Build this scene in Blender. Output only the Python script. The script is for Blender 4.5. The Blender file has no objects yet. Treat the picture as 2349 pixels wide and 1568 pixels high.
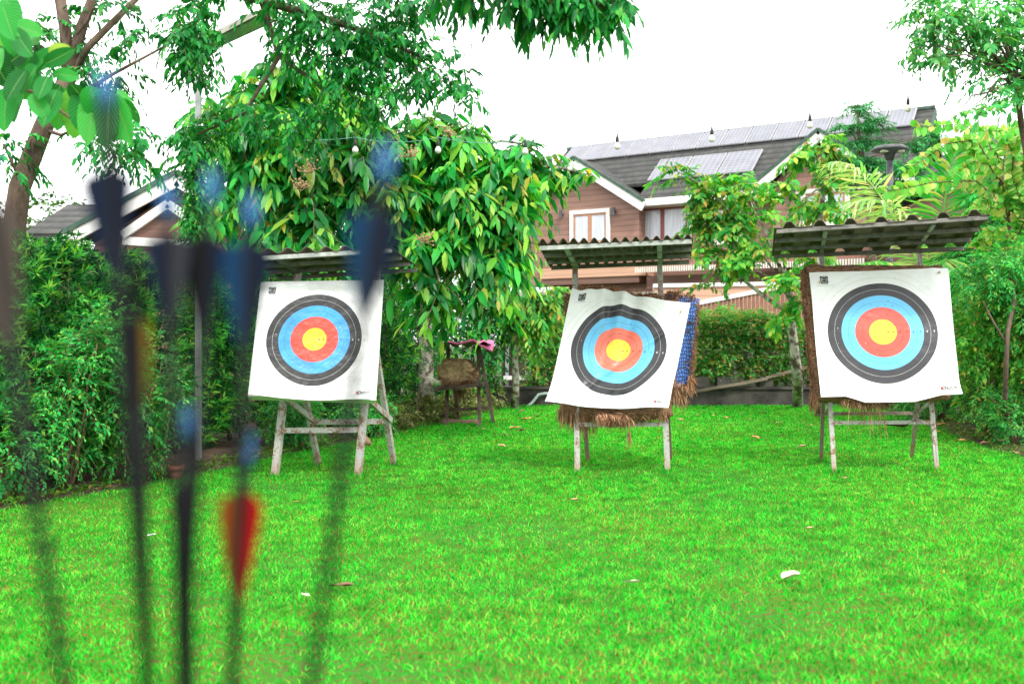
import bpy, bmesh, math, random
import numpy as np
from mathutils import Vector, Matrix, noise as mnoise

random.seed(7)
RNG = np.random.default_rng(11)
scene = bpy.context.scene
COL = scene.collection

# ------------------------------------------------------------------ survey
# the place was surveyed from one standpoint: eye height EYE, sight lines in
# units of the survey sheet; at() gives the real point at a known distance
FOC, CXP, CYP, EYE = 2284.0, 1174.5, 784.0, 1.17
def at(px, py, d):
    return Vector(((px - CXP) / FOC * d, d, EYE - (py - CYP) / FOC * d))
def ground_at(px, py):
    d = EYE * FOC / (py - CYP)
    return Vector(((px - CXP) / FOC * d, d, 0.0))

# ------------------------------------------------------------------ materials
def newmat(name):
    m = bpy.data.materials.new(name)
    m.use_nodes = True
    nt = m.node_tree
    return m, nt, nt.nodes['Principled BSDF'], nt.nodes['Material Output']

def N(nt, typ, **kw):
    n = nt.nodes.new(typ)
    for k, v in kw.items():
        if hasattr(n, k):
            setattr(n, k, v)
        else:
            n.inputs[k].default_value = v
    return n

def ramp(nt, stops, interp='LINEAR'):
    r = nt.nodes.new('ShaderNodeValToRGB')
    cr = r.color_ramp
    cr.interpolation = interp
    while len(cr.elements) > 1:
        cr.elements.remove(cr.elements[-1])
    cr.elements[0].position = stops[0][0]
    c = stops[0][1]
    cr.elements[0].color = (c[0], c[1], c[2], 1)
    for p, c in stops[1:]:
        e = cr.elements.new(p)
        e.color = (c[0], c[1], c[2], 1)
    return r

def mixc(nt, a, b, fac, typ='MIX'):
    m = nt.nodes.new('ShaderNodeMix')
    m.data_type = 'RGBA'
    m.blend_type = typ
    for sock, v in ((m.inputs[6], a), (m.inputs[7], b)):
        if isinstance(v, bpy.types.NodeSocket):
            nt.links.new(v, sock)
        else:
            sock.default_value = (v[0], v[1], v[2], 1)
    if isinstance(fac, bpy.types.NodeSocket):
        nt.links.new(fac, m.inputs[0])
    else:
        m.inputs[0].default_value = fac
    return m.outputs[2]

def mth(nt, op, a, b=None, c=None, clamp=False):
    m = nt.nodes.new('ShaderNodeMath')
    m.operation = op
    m.use_clamp = clamp
    for i, v in enumerate((a, b, c)):
        if v is None:
            continue
        if isinstance(v, bpy.types.NodeSocket):
            nt.links.new(v, m.inputs[i])
        else:
            m.inputs[i].default_value = v
    return m.outputs[0]

def noise(nt, scale, detail=4, rough=0.55, coord='Object', dist=0.0, stretch=None):
    tc = nt.nodes.new('ShaderNodeTexCoord')
    src = tc.outputs[coord]
    if coord == 'Pos':
        pass
    if stretch:
        mp = nt.nodes.new('ShaderNodeMapping')
        mp.inputs['Scale'].default_value = stretch
        nt.links.new(src, mp.inputs[0])
        src = mp.outputs[0]
    n = nt.nodes.new('ShaderNodeTexNoise')
    n.inputs['Scale'].default_value = scale
    n.inputs['Detail'].default_value = detail
    n.inputs['Roughness'].default_value = rough
    n.inputs['Distortion'].default_value = dist
    nt.links.new(src, n.inputs['Vector'])
    return n.outputs['Fac']

def bump(nt, bsdf, height, strength=0.3, distance=0.01):
    b = nt.nodes.new('ShaderNodeBump')
    b.inputs['Strength'].default_value = strength
    b.inputs['Distance'].default_value = distance
    nt.links.new(height, b.inputs['Height'])
    nt.links.new(b.outputs[0], bsdf.inputs['Normal'])

def surf(name, c1, c2, scale=8, rough=0.7, bstr=0.3, bdist=0.01, stretch=None, lo=0.35, hi=0.65, spec=0.3, metal=0.0):
    m, nt, bs, out = newmat(name)
    f = noise(nt, scale, 5, 0.6, stretch=stretch)
    r = ramp(nt, [(lo, c1), (hi, c2)])
    nt.links.new(f, r.inputs[0])
    nt.links.new(r.outputs[0], bs.inputs['Base Color'])
    bs.inputs['Roughness'].default_value = rough
    bs.inputs['Specular IOR Level'].default_value = spec
    bs.inputs['Metallic'].default_value = metal
    if bstr:
        f2 = noise(nt, scale * 4, 4, 0.6, stretch=stretch)
        bump(nt, bs, f2, bstr, bdist)
    return m

def leafmat(name, stops, trans=0.3, rough=0.45, clump=1.3, dark=0.45, tboost=1.5, spec=0.35, tint=None):
    """leaf: each leaf its own tone, light and dark clumps through the crown, light let through the blade"""
    m, nt, bs, out = newmat(name)
    geo = nt.nodes.new('ShaderNodeNewGeometry')
    r = ramp(nt, stops)
    nt.links.new(geo.outputs['Random Per Island'], r.inputs[0])
    n = nt.nodes.new('ShaderNodeTexNoise')
    n.inputs['Scale'].default_value = clump
    n.inputs['Detail'].default_value = 3
    nt.links.new(geo.outputs['Position'], n.inputs['Vector'])
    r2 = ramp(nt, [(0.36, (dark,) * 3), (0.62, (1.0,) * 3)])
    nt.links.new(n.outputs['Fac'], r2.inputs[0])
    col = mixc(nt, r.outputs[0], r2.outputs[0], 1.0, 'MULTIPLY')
    col = mixc(nt, col, (1.06, 1.0, .66), 1.0, 'MULTIPLY')
    nt.links.new(col, bs.inputs['Base Color'])
    bs.inputs['Roughness'].default_value = rough
    bs.inputs['Specular IOR Level'].default_value = spec * .55
    tr = nt.nodes.new('ShaderNodeBsdfTranslucent')
    tc = mixc(nt, col, (tboost * 1.1, tboost, tboost * 0.5), 1.0, 'MULTIPLY')
    nt.links.new(tc, tr.inputs['Color'])
    mx = nt.nodes.new('ShaderNodeMixShader')
    mx.inputs[0].default_value = trans
    nt.links.new(bs.outputs[0], mx.inputs[1])
    nt.links.new(tr.outputs[0], mx.inputs[2])
    nt.links.new(mx.outputs[0], out.inputs['Surface'])
    return m

# ------------------------------------------------------------------ objects
ORG = {}
def tag(o, label=None, cat=None, group=None, kind=None):
    if label: o['label'] = label
    if cat: o['category'] = cat
    if group: o['group'] = group
    if kind: o['kind'] = kind
    return o

def thing(name, label, cat, loc=(0, 0, 0), rz=0.0, group=None):
    o = bpy.data.objects.new(name, None)
    o.empty_display_size = 0.1
    COL.objects.link(o)
    o.location = loc
    o.rotation_euler = (0, 0, rz)
    ORG[o] = Vector(loc) if rz == 0 else Vector((0, 0, 0))
    tag(o, label, cat, group)
    return o

def link_mesh(name, me, mats, parent=None, smooth=False):
    if not isinstance(mats, (list, tuple)):
        mats = [mats]
    for mt in mats:
        me.materials.append(mt)
    o = bpy.data.objects.new(name, me)
    COL.objects.link(o)
    if parent is not None:
        o.parent = parent
        ORG[o] = ORG.get(parent, Vector((0, 0, 0)))
    if smooth and len(me.polygons):
        me.polygons.foreach_set('use_smooth', np.ones(len(me.polygons), dtype=bool))
    return o

class MB:
    def __init__(s):
        s.v, s.f, s.m = [], [], []
    def add(s, vs, fs, mi=0):
        b = len(s.v)
        s.v.extend([Vector(v) for v in vs])
        s.f.extend([tuple(b + i for i in f) for f in fs])
        s.m.extend([mi] * len(fs))
    def hexa(s, c, mi=0):            # 4 bottom, 4 top, both counter-clockwise
        s.add(c, [(3, 2, 1, 0), (4, 5, 6, 7), (0, 1, 5, 4), (1, 2, 6, 5), (2, 3, 7, 6), (3, 0, 4, 7)], mi)
    def box(s, x0, x1, y0, y1, z0, z1, mi=0):
        s.hexa([(x0, y0, z0), (x1, y0, z0), (x1, y1, z0), (x0, y1, z0),
                (x0, y0, z1), (x1, y0, z1), (x1, y1, z1), (x0, y1, z1)], mi)
    def bar(s, p0, p1, w, h, up=(0, 0, 1), mi=0):
        p0, p1 = Vector(p0), Vector(p1)
        d = (p1 - p0).normalized()
        u = Vector(up)
        if abs(d.dot(u)) > 0.97:
            u = Vector((0, 1, 0))
        sd = d.cross(u).normalized()
        u = sd.cross(d).normalized()
        a, b = sd * (w / 2), u * (h / 2)
        s.hexa([p0 - a - b, p0 + a - b, p1 + a - b, p1 - a - b, p0 - a + b, p0 + a + b, p1 + a + b, p1 - a + b], mi)
    def tube(s, pts, rad, n=8, mi=0, cap=True):
        pts = [Vector(p) for p in pts]
        if not hasattr(rad, '__len__'):
            rad = [rad] * len(pts)
        b = len(s.v)
        prev = None
        for i, p in enumerate(pts):
            t = (pts[min(i + 1, len(pts) - 1)] - pts[max(i - 1, 0)])
            t = t.normalized() if t.length > 1e-9 else Vector((0, 0, 1))
            if prev is None:
                r = Vector((1, 0, 0)) if abs(t.x) < 0.9 else Vector((0, 1, 0))
                a = t.cross(r).normalized()
            else:
                a = (prev - t * prev.dot(t))
                a = a.normalized() if a.length > 1e-6 else t.orthogonal().normalized()
            prev = a
            c = t.cross(a)
            for k in range(n):
                an = 2 * math.pi * k / n
                s.v.append(p + (a * math.cos(an) + c * math.sin(an)) * rad[i])
        for i in range(len(pts) - 1):
            for k in range(n):
                k2 = (k + 1) % n
                s.f.append((b + i * n + k, b + i * n + k2, b + (i + 1) * n + k2, b + (i + 1) * n + k))
                s.m.append(mi)
        if cap:
            s.f.append(tuple(b + k for k in reversed(range(n)))); s.m.append(mi)
            e = b + (len(pts) - 1) * n
            s.f.append(tuple(e + k for k in range(n))); s.m.append(mi)
    def lathe(s, prof, c, n=20, mi=0):
        c = Vector(c)
        b = len(s.v)
        for r, z in prof:
            for k in range(n):
                an = 2 * math.pi * k / n
                s.v.append(c + Vector((r * math.cos(an), r * math.sin(an), z)))
        for i in range(len(prof) - 1):
            for k in range(n):
                k2 = (k + 1) % n
                s.f.append((b + i * n + k, b + i * n + k2, b + (i + 1) * n + k2, b + (i + 1) * n + k)); s.m.append(mi)
        s.f.append(tuple(b + k for k in reversed(range(n)))); s.m.append(mi)
        e = b + (len(prof) - 1) * n
        s.f.append(tuple(e + k for k in range(n))); s.m.append(mi)
    def grid(s, fn, nu, nv, mi=0, uv=False):
        b = len(s.v)
        for j in range(nv + 1):
            for i in range(nu + 1):
                s.v.append(Vector(fn(i / nu, j / nv)))
        for j in range(nv):
            for i in range(nu):
                s.f.append((b + j * (nu + 1) + i, b + j * (nu + 1) + i + 1, b + (j + 1) * (nu + 1) + i + 1, b + (j + 1) * (nu + 1) + i)); s.m.append(mi)
    def build(s, name, mats, parent=None, smooth=False, bevel=0.0):
        off = ORG.get(parent, Vector((0, 0, 0))) if parent is not None else Vector((0, 0, 0))
        me = bpy.data.meshes.new(name)
        me.from_pydata([tuple(v - off) for v in s.v], [], s.f)
        me.polygons.foreach_set('material_index', s.m)
        me.update()
        o = link_mesh(name, me, mats, parent, smooth)
        if bevel:
            bm = bmesh.new(); bm.from_mesh(me)
            bmesh.ops.remove_doubles(bm, verts=bm.verts, dist=1e-5)
            bmesh.ops.bevel(bm, geom=list(bm.edges), offset=bevel, segments=2, affect='EDGES', profile=0.7)
            bm.to_mesh(me); bm.free()
        return o

def np_mesh(name, V, faces_list, mats, parent=None, smooth=False, uv=None):
    """V (n,3) array; faces_list: list of (m,k) int arrays"""
    off = ORG.get(parent, Vector((0, 0, 0))) if parent is not None else Vector((0, 0, 0))
    V = np.asarray(V, dtype=np.float32) - np.array(off, dtype=np.float32)
    me = bpy.data.meshes.new(name)
    me.vertices.add(len(V))
    me.vertices.foreach_set('co', V.ravel())
    loops = np.concatenate([f.ravel() for f in faces_list]).astype(np.int32)
    sizes = np.concatenate([np.full(len(f), f.shape[1], dtype=np.int32) for f in faces_list])
    starts = np.concatenate([[0], np.cumsum(sizes)[:-1]]).astype(np.int32)
    me.loops.add(len(loops))
    me.loops.foreach_set('vertex_index', loops)
    me.polygons.add(len(sizes))
    me.polygons.foreach_set('loop_start', starts)
    me.update(calc_edges=True)
    if uv is not None:
        l = me.uv_layers.new(name='UVMap')
        l.data.foreach_set('uv', uv[loops].astype(np.float32).ravel())
    return link_mesh(name, me, mats, parent, smooth)

def nrm(a):
    return a / np.maximum(np.linalg.norm(a, axis=-1, keepdims=True), 1e-9)

UPZ = np.array([0, 0, 1.0])

def leaf_geo(P, D, Nn, L, Wd, full=True, fold=0.25, droop=0.15):
    D = nrm(D)
    S = nrm(np.cross(D, Nn))
    Nn = np.cross(S, D)
    n = len(P)
    L = np.broadcast_to(L, (n,))[:, None]; Wd = np.broadcast_to(Wd, (n,))[:, None]
    rl = np.random.default_rng(n)
    dr = droop * rl.uniform(.1, 2.3, (n, 1)); cu = rl.normal(0, .10, (n, 1)); fo = rl.uniform(.3, 1.9, (n, 1)); tw = rl.normal(0, .22, (n, 1))
    def pt(t, w, lift):          # every leaf bends, folds and twists a little differently
        return P + D * L * t + S * Wd * w + Nn * (Wd * (lift * fo + tw * w * t) + cu * L * t * t) - UPZ * (dr * L * t * t)
    if full:
        vs = [pt(0, 0, 0), pt(.28, -.42, fold * .42), pt(.28, 0, 0), pt(.28, .42, fold * .42),
              pt(.66, -.40, fold * .4), pt(.66, 0, 0), pt(.66, .40, fold * .4), pt(1, 0, 0)]
        V = np.stack(vs, 1).reshape(-1, 3)
        b = (np.arange(n) * 8)[:, None]
        T = np.concatenate([b + np.array([[0, 2, 1]]), b + np.array([[0, 3, 2]]), b + np.array([[4, 5, 7]]), b + np.array([[5, 6, 7]])])
        Q = np.concatenate([b + np.array([[1, 2, 5, 4]]), b + np.array([[2, 3, 6, 5]])])
        return V, [T, Q]
    vs = [pt(0, 0, 0), pt(.45, -.5, fold * .5), pt(1, 0, 0), pt(.45, .5, fold * .5)]
    V = np.stack(vs, 1).reshape(-1, 3)
    b = (np.arange(n) * 4)[:, None]
    T = np.concatenate([b + np.array([[0, 2, 1]]), b + np.array([[0, 3, 2]])])
    return V, [T]

def leaf_obj(name, P, D, Nn, L, Wd, mat, parent, full=True, fold=0.25, droop=0.15, smooth=False):
    V, F = leaf_geo(P, D, Nn, L, Wd, full, fold, droop)
    return np_mesh(name, V, F, mat, parent, smooth)

def sprays(P0, D0, length, nleaf, leafL, leafW, droop=0.5, ang=55, hang=0.3, jit=0.25, rng=RNG, opposite=False):
    """twigs with leaves set along them, both sides, bending down under their weight"""
    n = len(P0)
    length = np.broadcast_to(length, (n,))
    t = np.linspace(0.12, 1.0, nleaf)[None, :, None]
    D0 = nrm(D0)[:, None, :]
    Lh = length[:, None, None]
    P = P0[:, None, :] + D0 * Lh * t - UPZ * (droop * Lh * t * t)
    T = nrm(D0 - UPZ * (2 * droop * t))
    S = nrm(np.cross(T, np.broadcast_to(UPZ, T.shape)) + 1e-6)
    sg = np.where(np.arange(nleaf) % 2 == 0, 1.0, -1.0)[None, :, None]
    a = np.radians(ang)
    tip = (t ** 3)
    ca = np.cos(a) * (1 - tip) + tip
    D = T * ca + S * sg * np.sin(a) * (1 - 0.8 * tip)
    D = D + rng.normal(0, jit, D.shape) - UPZ * hang
    D = nrm(D)
    Nn = nrm(np.cross(S, T))
    Nn = nrm(Nn + rng.normal(0, 0.3, D.shape))
    k = n * nleaf
    L = leafL * (0.62 + 0.62 * rng.random(k)) * np.repeat(.7 + .5 * rng.random(n), nleaf) * np.tile(np.sin(np.linspace(0.9, 2.4, nleaf)), n)
    return P.reshape(k, 3), D.reshape(k, 3), np.broadcast_to(Nn, D.shape).reshape(k, 3), L, leafW / leafL * L

def blob_pts(blobs, n, rng=RNG, inner=0.45):
    """n points through the blobs (centre, (rx,ry,rz)), more of them towards the skin; outward directions"""
    vol = np.array([b[1][0] * b[1][2] * (b[1][1] ** 0.5) for b in blobs])
    cnt = np.maximum(1, np.round(n * vol / vol.sum())).astype(int)
    Ps, Ds = [], []
    for (c, r), k in zip(blobs, cnt):
        u = nrm(rng.normal(0, 1, (k, 3)))
        rad = (inner ** 3 + (1 - inner ** 3) * rng.random((k, 1))) ** (1 / 3)
        lump = 0.78 + 0.3 * rng.random((k, 1))
        Ps.append(np.array(c) + u * rad * lump * np.array(r))
        Ds.append(u)
    return np.concatenate(Ps), np.concatenate(Ds)

def curve_pts(p0, p1, bend=(0, 0, 0), n=7, wob=0.0, rng=random):
    p0, p1, bend = Vector(p0), Vector(p1), Vector(bend)
    out = []
    for i in range(n + 1):
        t = i / n
        p = p0.lerp(p1, t) + bend * (4 * t * (1 - t))
        if 0 < i < n and wob:
            p = p + Vector((rng.uniform(-wob, wob), rng.uniform(-wob, wob), rng.uniform(-wob, wob)))
        out.append(p)
    return out

def taper(a, b, n):
    return [a + (b - a) * i / n for i in range(n + 1)]
# ------------------------------------------------------------------ shared materials
def rusty_paint():
    m, nt, bs, out = newmat('weathered_white_steel')
    n1 = noise(nt, 9, 6, 0.65)
    n2 = noise(nt, 60, 3, 0.6)
    geo = nt.nodes.new('ShaderNodeNewGeometry')
    sp = nt.nodes.new('ShaderNodeSeparateXYZ')
    nt.links.new(geo.outputs['Position'], sp.inputs[0])
    low = mth(nt, 'MULTIPLY_ADD', sp.outputs['Z'], -5.5, 0.95, clamp=True)          # splashed with soil near the grass
    base = ramp(nt, [(0.3, (.30, .30, .28)), (0.7, (.50, .49, .47))])
    nt.links.new(n1, base.inputs[0])
    r = ramp(nt, [(0.50, (0, 0, 0)), (0.60, (1, 1, 1))])
    s = mth(nt, 'MULTIPLY_ADD', n2, 0.35, mth(nt, 'MULTIPLY', n1, 0.68))
    nt.links.new(s, r.inputs[0])
    rust = mixc(nt, (.30, .15, .08), (.10, .055, .04), n2)
    c = mixc(nt, base.outputs[0], rust, r.outputs[0])
    lowm = mth(nt, 'MULTIPLY', low, mth(nt, 'MULTIPLY_ADD', n2, 0.6, 0.5, clamp=True))
    c = mixc(nt, c, (.30, .14, .08), lowm)
    nt.links.new(c, bs.inputs['Base Color'])
    bs.inputs['Roughness'].default_value = 0.6
    bump(nt, bs, n2, 0.3, 0.004)
    return m
M = {}
M['steel'] = rusty_paint()
M['steel_grey'] = surf('grey_painted_steel', (.20, .21, .20), (.36, .37, .36), 14, .55, .2, .003)
M['roof'] = surf('mossy_roof_sheet', (.078, .056, .042), (.165, .125, .10), 6, .8, .3, .006)
M['rafter'] = surf('roof_bar_paint', (.22, .24, .22), (.42, .43, .40), 16, .6, .2, .003)
M['purlin'] = surf('dark_purlin', (.085, .082, .07), (.20, .19, .17), 12, .65, .2, .003)
M['straw'] = surf('brown_straw', (.14, .07, .04), (.40, .23, .13), 22, .9, .8, .02, stretch=(1, 1, 4))
M['straw_strand'] = leafmat('straw_strands', [(0, (.16, .078, .07)), (.4, (.36, .195, .17)), (.8, (.52, .32, .29)), (1, (.66, .47, .45))], .1, .8, 5, .55)
M['straw_pale'] = surf('tan_straw', (.40, .25, .14), (.70, .48, .28), 30, .9, .9, .02)
M['foam'] = surf('white_foam_board', (.66, .66, .64), (.8, .8, .79), 5, .6, .12, .003)
def blue_weave():
    m, nt, bs, out = newmat('woven_blue_sack')
    tc = nt.nodes.new('ShaderNodeTexCoord')
    w1 = N(nt, 'ShaderNodeTexWave', bands_direction='Z'); w1.inputs['Scale'].default_value = 9; w1.inputs['Distortion'].default_value = 9
    w1.inputs['Detail'].default_value = 2
    w2 = N(nt, 'ShaderNodeTexWave', bands_direction='X'); w2.inputs['Scale'].default_value = 14; w2.inputs['Distortion'].default_value = 9
    nt.links.new(tc.outputs['Object'], w1.inputs[0]); nt.links.new(tc.outputs['Object'], w2.inputs[0])
    f = mth(nt, 'MULTIPLY', w1.outputs['Fac'], w2.outputs['Fac'])
    n = noise(nt, 14, 4)
    r = ramp(nt, [(.05, (.015, .04, .16)), (.35, (.05, .19, .62)), (.9, (.13, .32, .80))])
    nt.links.new(f, r.inputs[0])
    holes = ramp(nt, [(.60, (0, 0, 0)), (.66, (1, 1, 1))])
    nt.links.new(n, holes.inputs[0])
    c = mixc(nt, r.outputs[0], (.05, .035, .03), holes.outputs[0])
    nt.links.new(c, bs.inputs['Base Color'])
    bs.inputs['Roughness'].default_value = .55
    bump(nt, bs, f, .6, .012)
    return m
M['blue'] = blue_weave()

def face_material(name, sat, grime):
    """printed ring target: radius read from the sheet's own UV"""
    m, nt, bs, out = newmat(name)
    uv = nt.nodes.new('ShaderNodeUVMap'); uv.uv_map = 'UVMap'
    sp = nt.nodes.new('ShaderNodeSeparateXYZ')
    nt.links.new(uv.outputs[0], sp.inputs[0])
    du = mth(nt, 'SUBTRACT', sp.outputs[0], .490)
    dv = mth(nt, 'SUBTRACT', sp.outputs[1], .500)
    rad = mth(nt, 'SQRT', mth(nt, 'ADD', mth(nt, 'MULTIPLY', du, du), mth(nt, 'MULTIPLY', dv, dv)))
    rr = mth(nt, 'DIVIDE', rad, .492 * 1.10)
    k = 1 / 1.10
    Y, R, B, K, Wh = (.90, .66, .05), (.80, .092, .066), (.13, .49, .80), (.036, .035, .041), (.80, .80, .81)
    if name.endswith('worn'):
        R = (.82, .17, .11)
    if sat:
        Y, R, B = (.82, .44, .010), (.74, .045, .022), (.035, .28, .70)
        K, Wh = (.015, .015, .016), (.77, .77, .78)
    def line(c, f): return tuple(x * f for x in c)
    st = [(0, Y)]
    w = .0035
    def ln(at_, c): st.extend([(at_ * k - w, c)])
    seq = [(.048, line(Y, .72), Y), (.1, line(Y, .72), Y), (.2, None, R), (.3, line(R, .62), R), (.4, None, B), (.5, line(B, .6), B),
           (.6, None, K), (.7, (.50, .50, .47), K), (.8, None, Wh), (.9, (.62, .62, .60), Wh), (1.0, (.55, .55, .54), Wh)]
    for p, lc, after in seq:
        if lc is None:
            st.append((p * k, after))
        else:
            ww = w * (0.8 if p >= .9 or p < .12 else 1.0)
            st.append((p * k - ww, lc)); st.append((p * k + ww, after))
    r = ramp(nt, st, 'CONSTANT')
    nt.links.new(rr, r.inputs[0])
    # arrow holes, more of them towards the middle
    vo = nt.nodes.new('ShaderNodeTexVoronoi'); vo.inputs['Scale'].default_value = 34
    nt.links.new(uv.outputs[0], vo.inputs['Vector'])
    wn = nt.nodes.new('ShaderNodeTexWhiteNoise'); wn.noise_dimensions = '3D'
    nt.links.new(vo.outputs['Position'], wn.inputs['Vector'])
    hole = mth(nt, 'LESS_THAN', vo.outputs['Distance'], mth(nt, 'MULTIPLY_ADD', wn.outputs['Value'], .22, .09))
    some = mth(nt, 'LESS_THAN', wn.outputs['Value'], mth(nt, 'MULTIPLY_ADD', rr, -0.50, .56))
    hole = mth(nt, 'MULTIPLY', hole, some)
    c = mixc(nt, r.outputs[0], (.03, .03, .04), mth(nt, 'MULTIPLY', hole, .8))
    vo2 = nt.nodes.new('ShaderNodeTexVoronoi'); vo2.inputs['Scale'].default_value = 31
    nt.links.new(uv.outputs[0], vo2.inputs['Vector'])
    wn2 = nt.nodes.new('ShaderNodeTexWhiteNoise'); wn2.noise_dimensions = '3D'
    nt.links.new(vo2.outputs['Position'], wn2.inputs['Vector'])
    h2 = mth(nt, 'MULTIPLY', mth(nt, 'LESS_THAN', vo2.outputs['Distance'], .10), mth(nt, 'LESS_THAN', wn2.outputs['Value'], .10))
    c = mixc(nt, c, (.72, .72, .72), h2)
    g = nt.nodes.new('ShaderNodeTexNoise'); g.inputs['Scale'].default_value = 5; g.inputs['Detail'].default_value = 7
    nt.links.new(uv.outputs[0], g.inputs['Vector'])
    gr = ramp(nt, [(.42, (1, 1, 1)), (.72, (1 - grime, 1 - grime, 1 - grime * 1.08))])
    nt.links.new(g.outputs['Fac'], gr.inputs[0])
    c = mixc(nt, c, gr.outputs[0], 1.0, 'MULTIPLY')
    nt.links.new(c, bs.inputs['Base Color'])
    bs.inputs['Roughness'].default_value = .33
    bs.inputs['Specular IOR Level'].default_value = .36
    g2 = nt.nodes.new('ShaderNodeTexNoise'); g2.inputs['Scale'].default_value = 9; g2.inputs['Detail'].default_value = 3
    nt.links.new(uv.outputs[0], g2.inputs['Vector'])
    bump(nt, bs, g2.outputs['Fac'], .36, .025)
    return m
M['face_a'] = face_material('ring_print_deep', True, .30)
M['face_b'] = face_material('ring_print_worn', False, .16)
M['face_c'] = face_material('ring_print_clean', False, .12)
M['ink'] = surf('black_ink', (.02, .02, .022), (.05, .05, .05), 20, .5, 0)
M['ink_grey'] = surf('grey_ink', (.28, .28, .28), (.36, .36, .36), 20, .5, 0)
M['ink_red'] = surf('red_ink', (.55, .02, .03), (.65, .04, .05), 20, .5, 0)
M['ink_white'] = surf('white_ink', (.7, .7, .7), (.78, .78, .78), 20, .5, 0)
M['ink_blue'] = surf('dark_blue_ink', (.03, .09, .28), (.05, .14, .36), 20, .5, 0)
M['ink_dred'] = surf('dark_red_ink', (.28, .02, .02), (.34, .03, .03), 20, .5, 0)
M['pin'] = surf('brass_pin', (.45, .33, .15), (.6, .45, .25), 20, .4, 0)

_tcache = {}
def text_mesh(body, shear=0.0):
    key = (body, shear)
    if key in _tcache:
        return _tcache[key]
    cu = bpy.data.curves.new('text_tmp', 'FONT')
    cu.body = body; cu.size = 1.0; cu.shear = shear
    cu.resolution_u = 4
    cu.offset = 0.02
    ob = bpy.data.objects.new('text_tmp', cu)
    COL.objects.link(ob)
    dg = bpy.context.evaluated_depsgraph_get()
    me = ob.evaluated_get(dg).to_mesh()
    vs = [(v.co.x, v.co.y) for v in me.vertices]
    fs = [tuple(p.vertices) for p in me.polygons]
    ob.evaluated_get(dg).to_mesh_clear()
    bpy.data.objects.remove(ob); bpy.data.curves.remove(cu)
    xs = [v[0] for v in vs]; ys = [v[1] for v in vs]
    _tcache[key] = (vs, fs, min(xs), max(xs), min(ys), max(ys))
    return _tcache[key]

# ------------------------------------------------------------------ the target sheet
class Sheet:
    def __init__(s, TL, TR, BR, BL, disp):
        s.c = [Vector(p) for p in (TL, TR, BR, BL)]
        s.disp = disp
        s.r = (s.c[1] - s.c[0]).normalized()
        s.d = (s.c[3] - s.c[0]).normalized()
        s.n = s.r.cross(s.d).normalized()
        if s.n.y > 0: s.n = -s.n
    def P(s, u, v, off=0.0):
        a = s.c[0].lerp(s.c[1], u); b = s.c[3].lerp(s.c[2], u)
        p = a.lerp(b, v)
        dx, dy, dn = s.disp(u, v)
        return p + s.r * dx + s.d * dy + s.n * (dn + off)
    def text(s, mb, body, uc, vc, h, mi, shear=0.0, align='c', off=.003, squeeze=1.0):
        vs, fs, x0, x1, y0, y1 = text_mesh(body, shear)
        k = h / (y1 - y0)
        w = (x1 - x0) * k * squeeze
        u0 = uc - w / 2 if align == 'c' else uc
        pts = [s.P(u0 + (x - x0) * k * squeeze, vc + h / 2 - (y - y0) * k, off) for x, y in vs]
        mb.add(pts, fs, mi)
        return w
    def rect(s, mb, u0, u1, v0, v1, mi, off=.002, n=3):
        mb.grid(lambda a, b: s.P(u0 + (u1 - u0) * a, v0 + (v1 - v0) * b, off), n, n, mi)
    def ringarc(s, mb, uc, vc, r0, r1, a0, a1, mi, off=.0035, n=16):
        mb.grid(lambda a, b: s.P(uc + (r0 + (r1 - r0) * b) * math.cos(a0 + (a1 - a0) * a), vc + (r0 + (r1 - r0) * b) * math.sin(a0 + (a1 - a0) * a), off), n, 1, mi)

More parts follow.
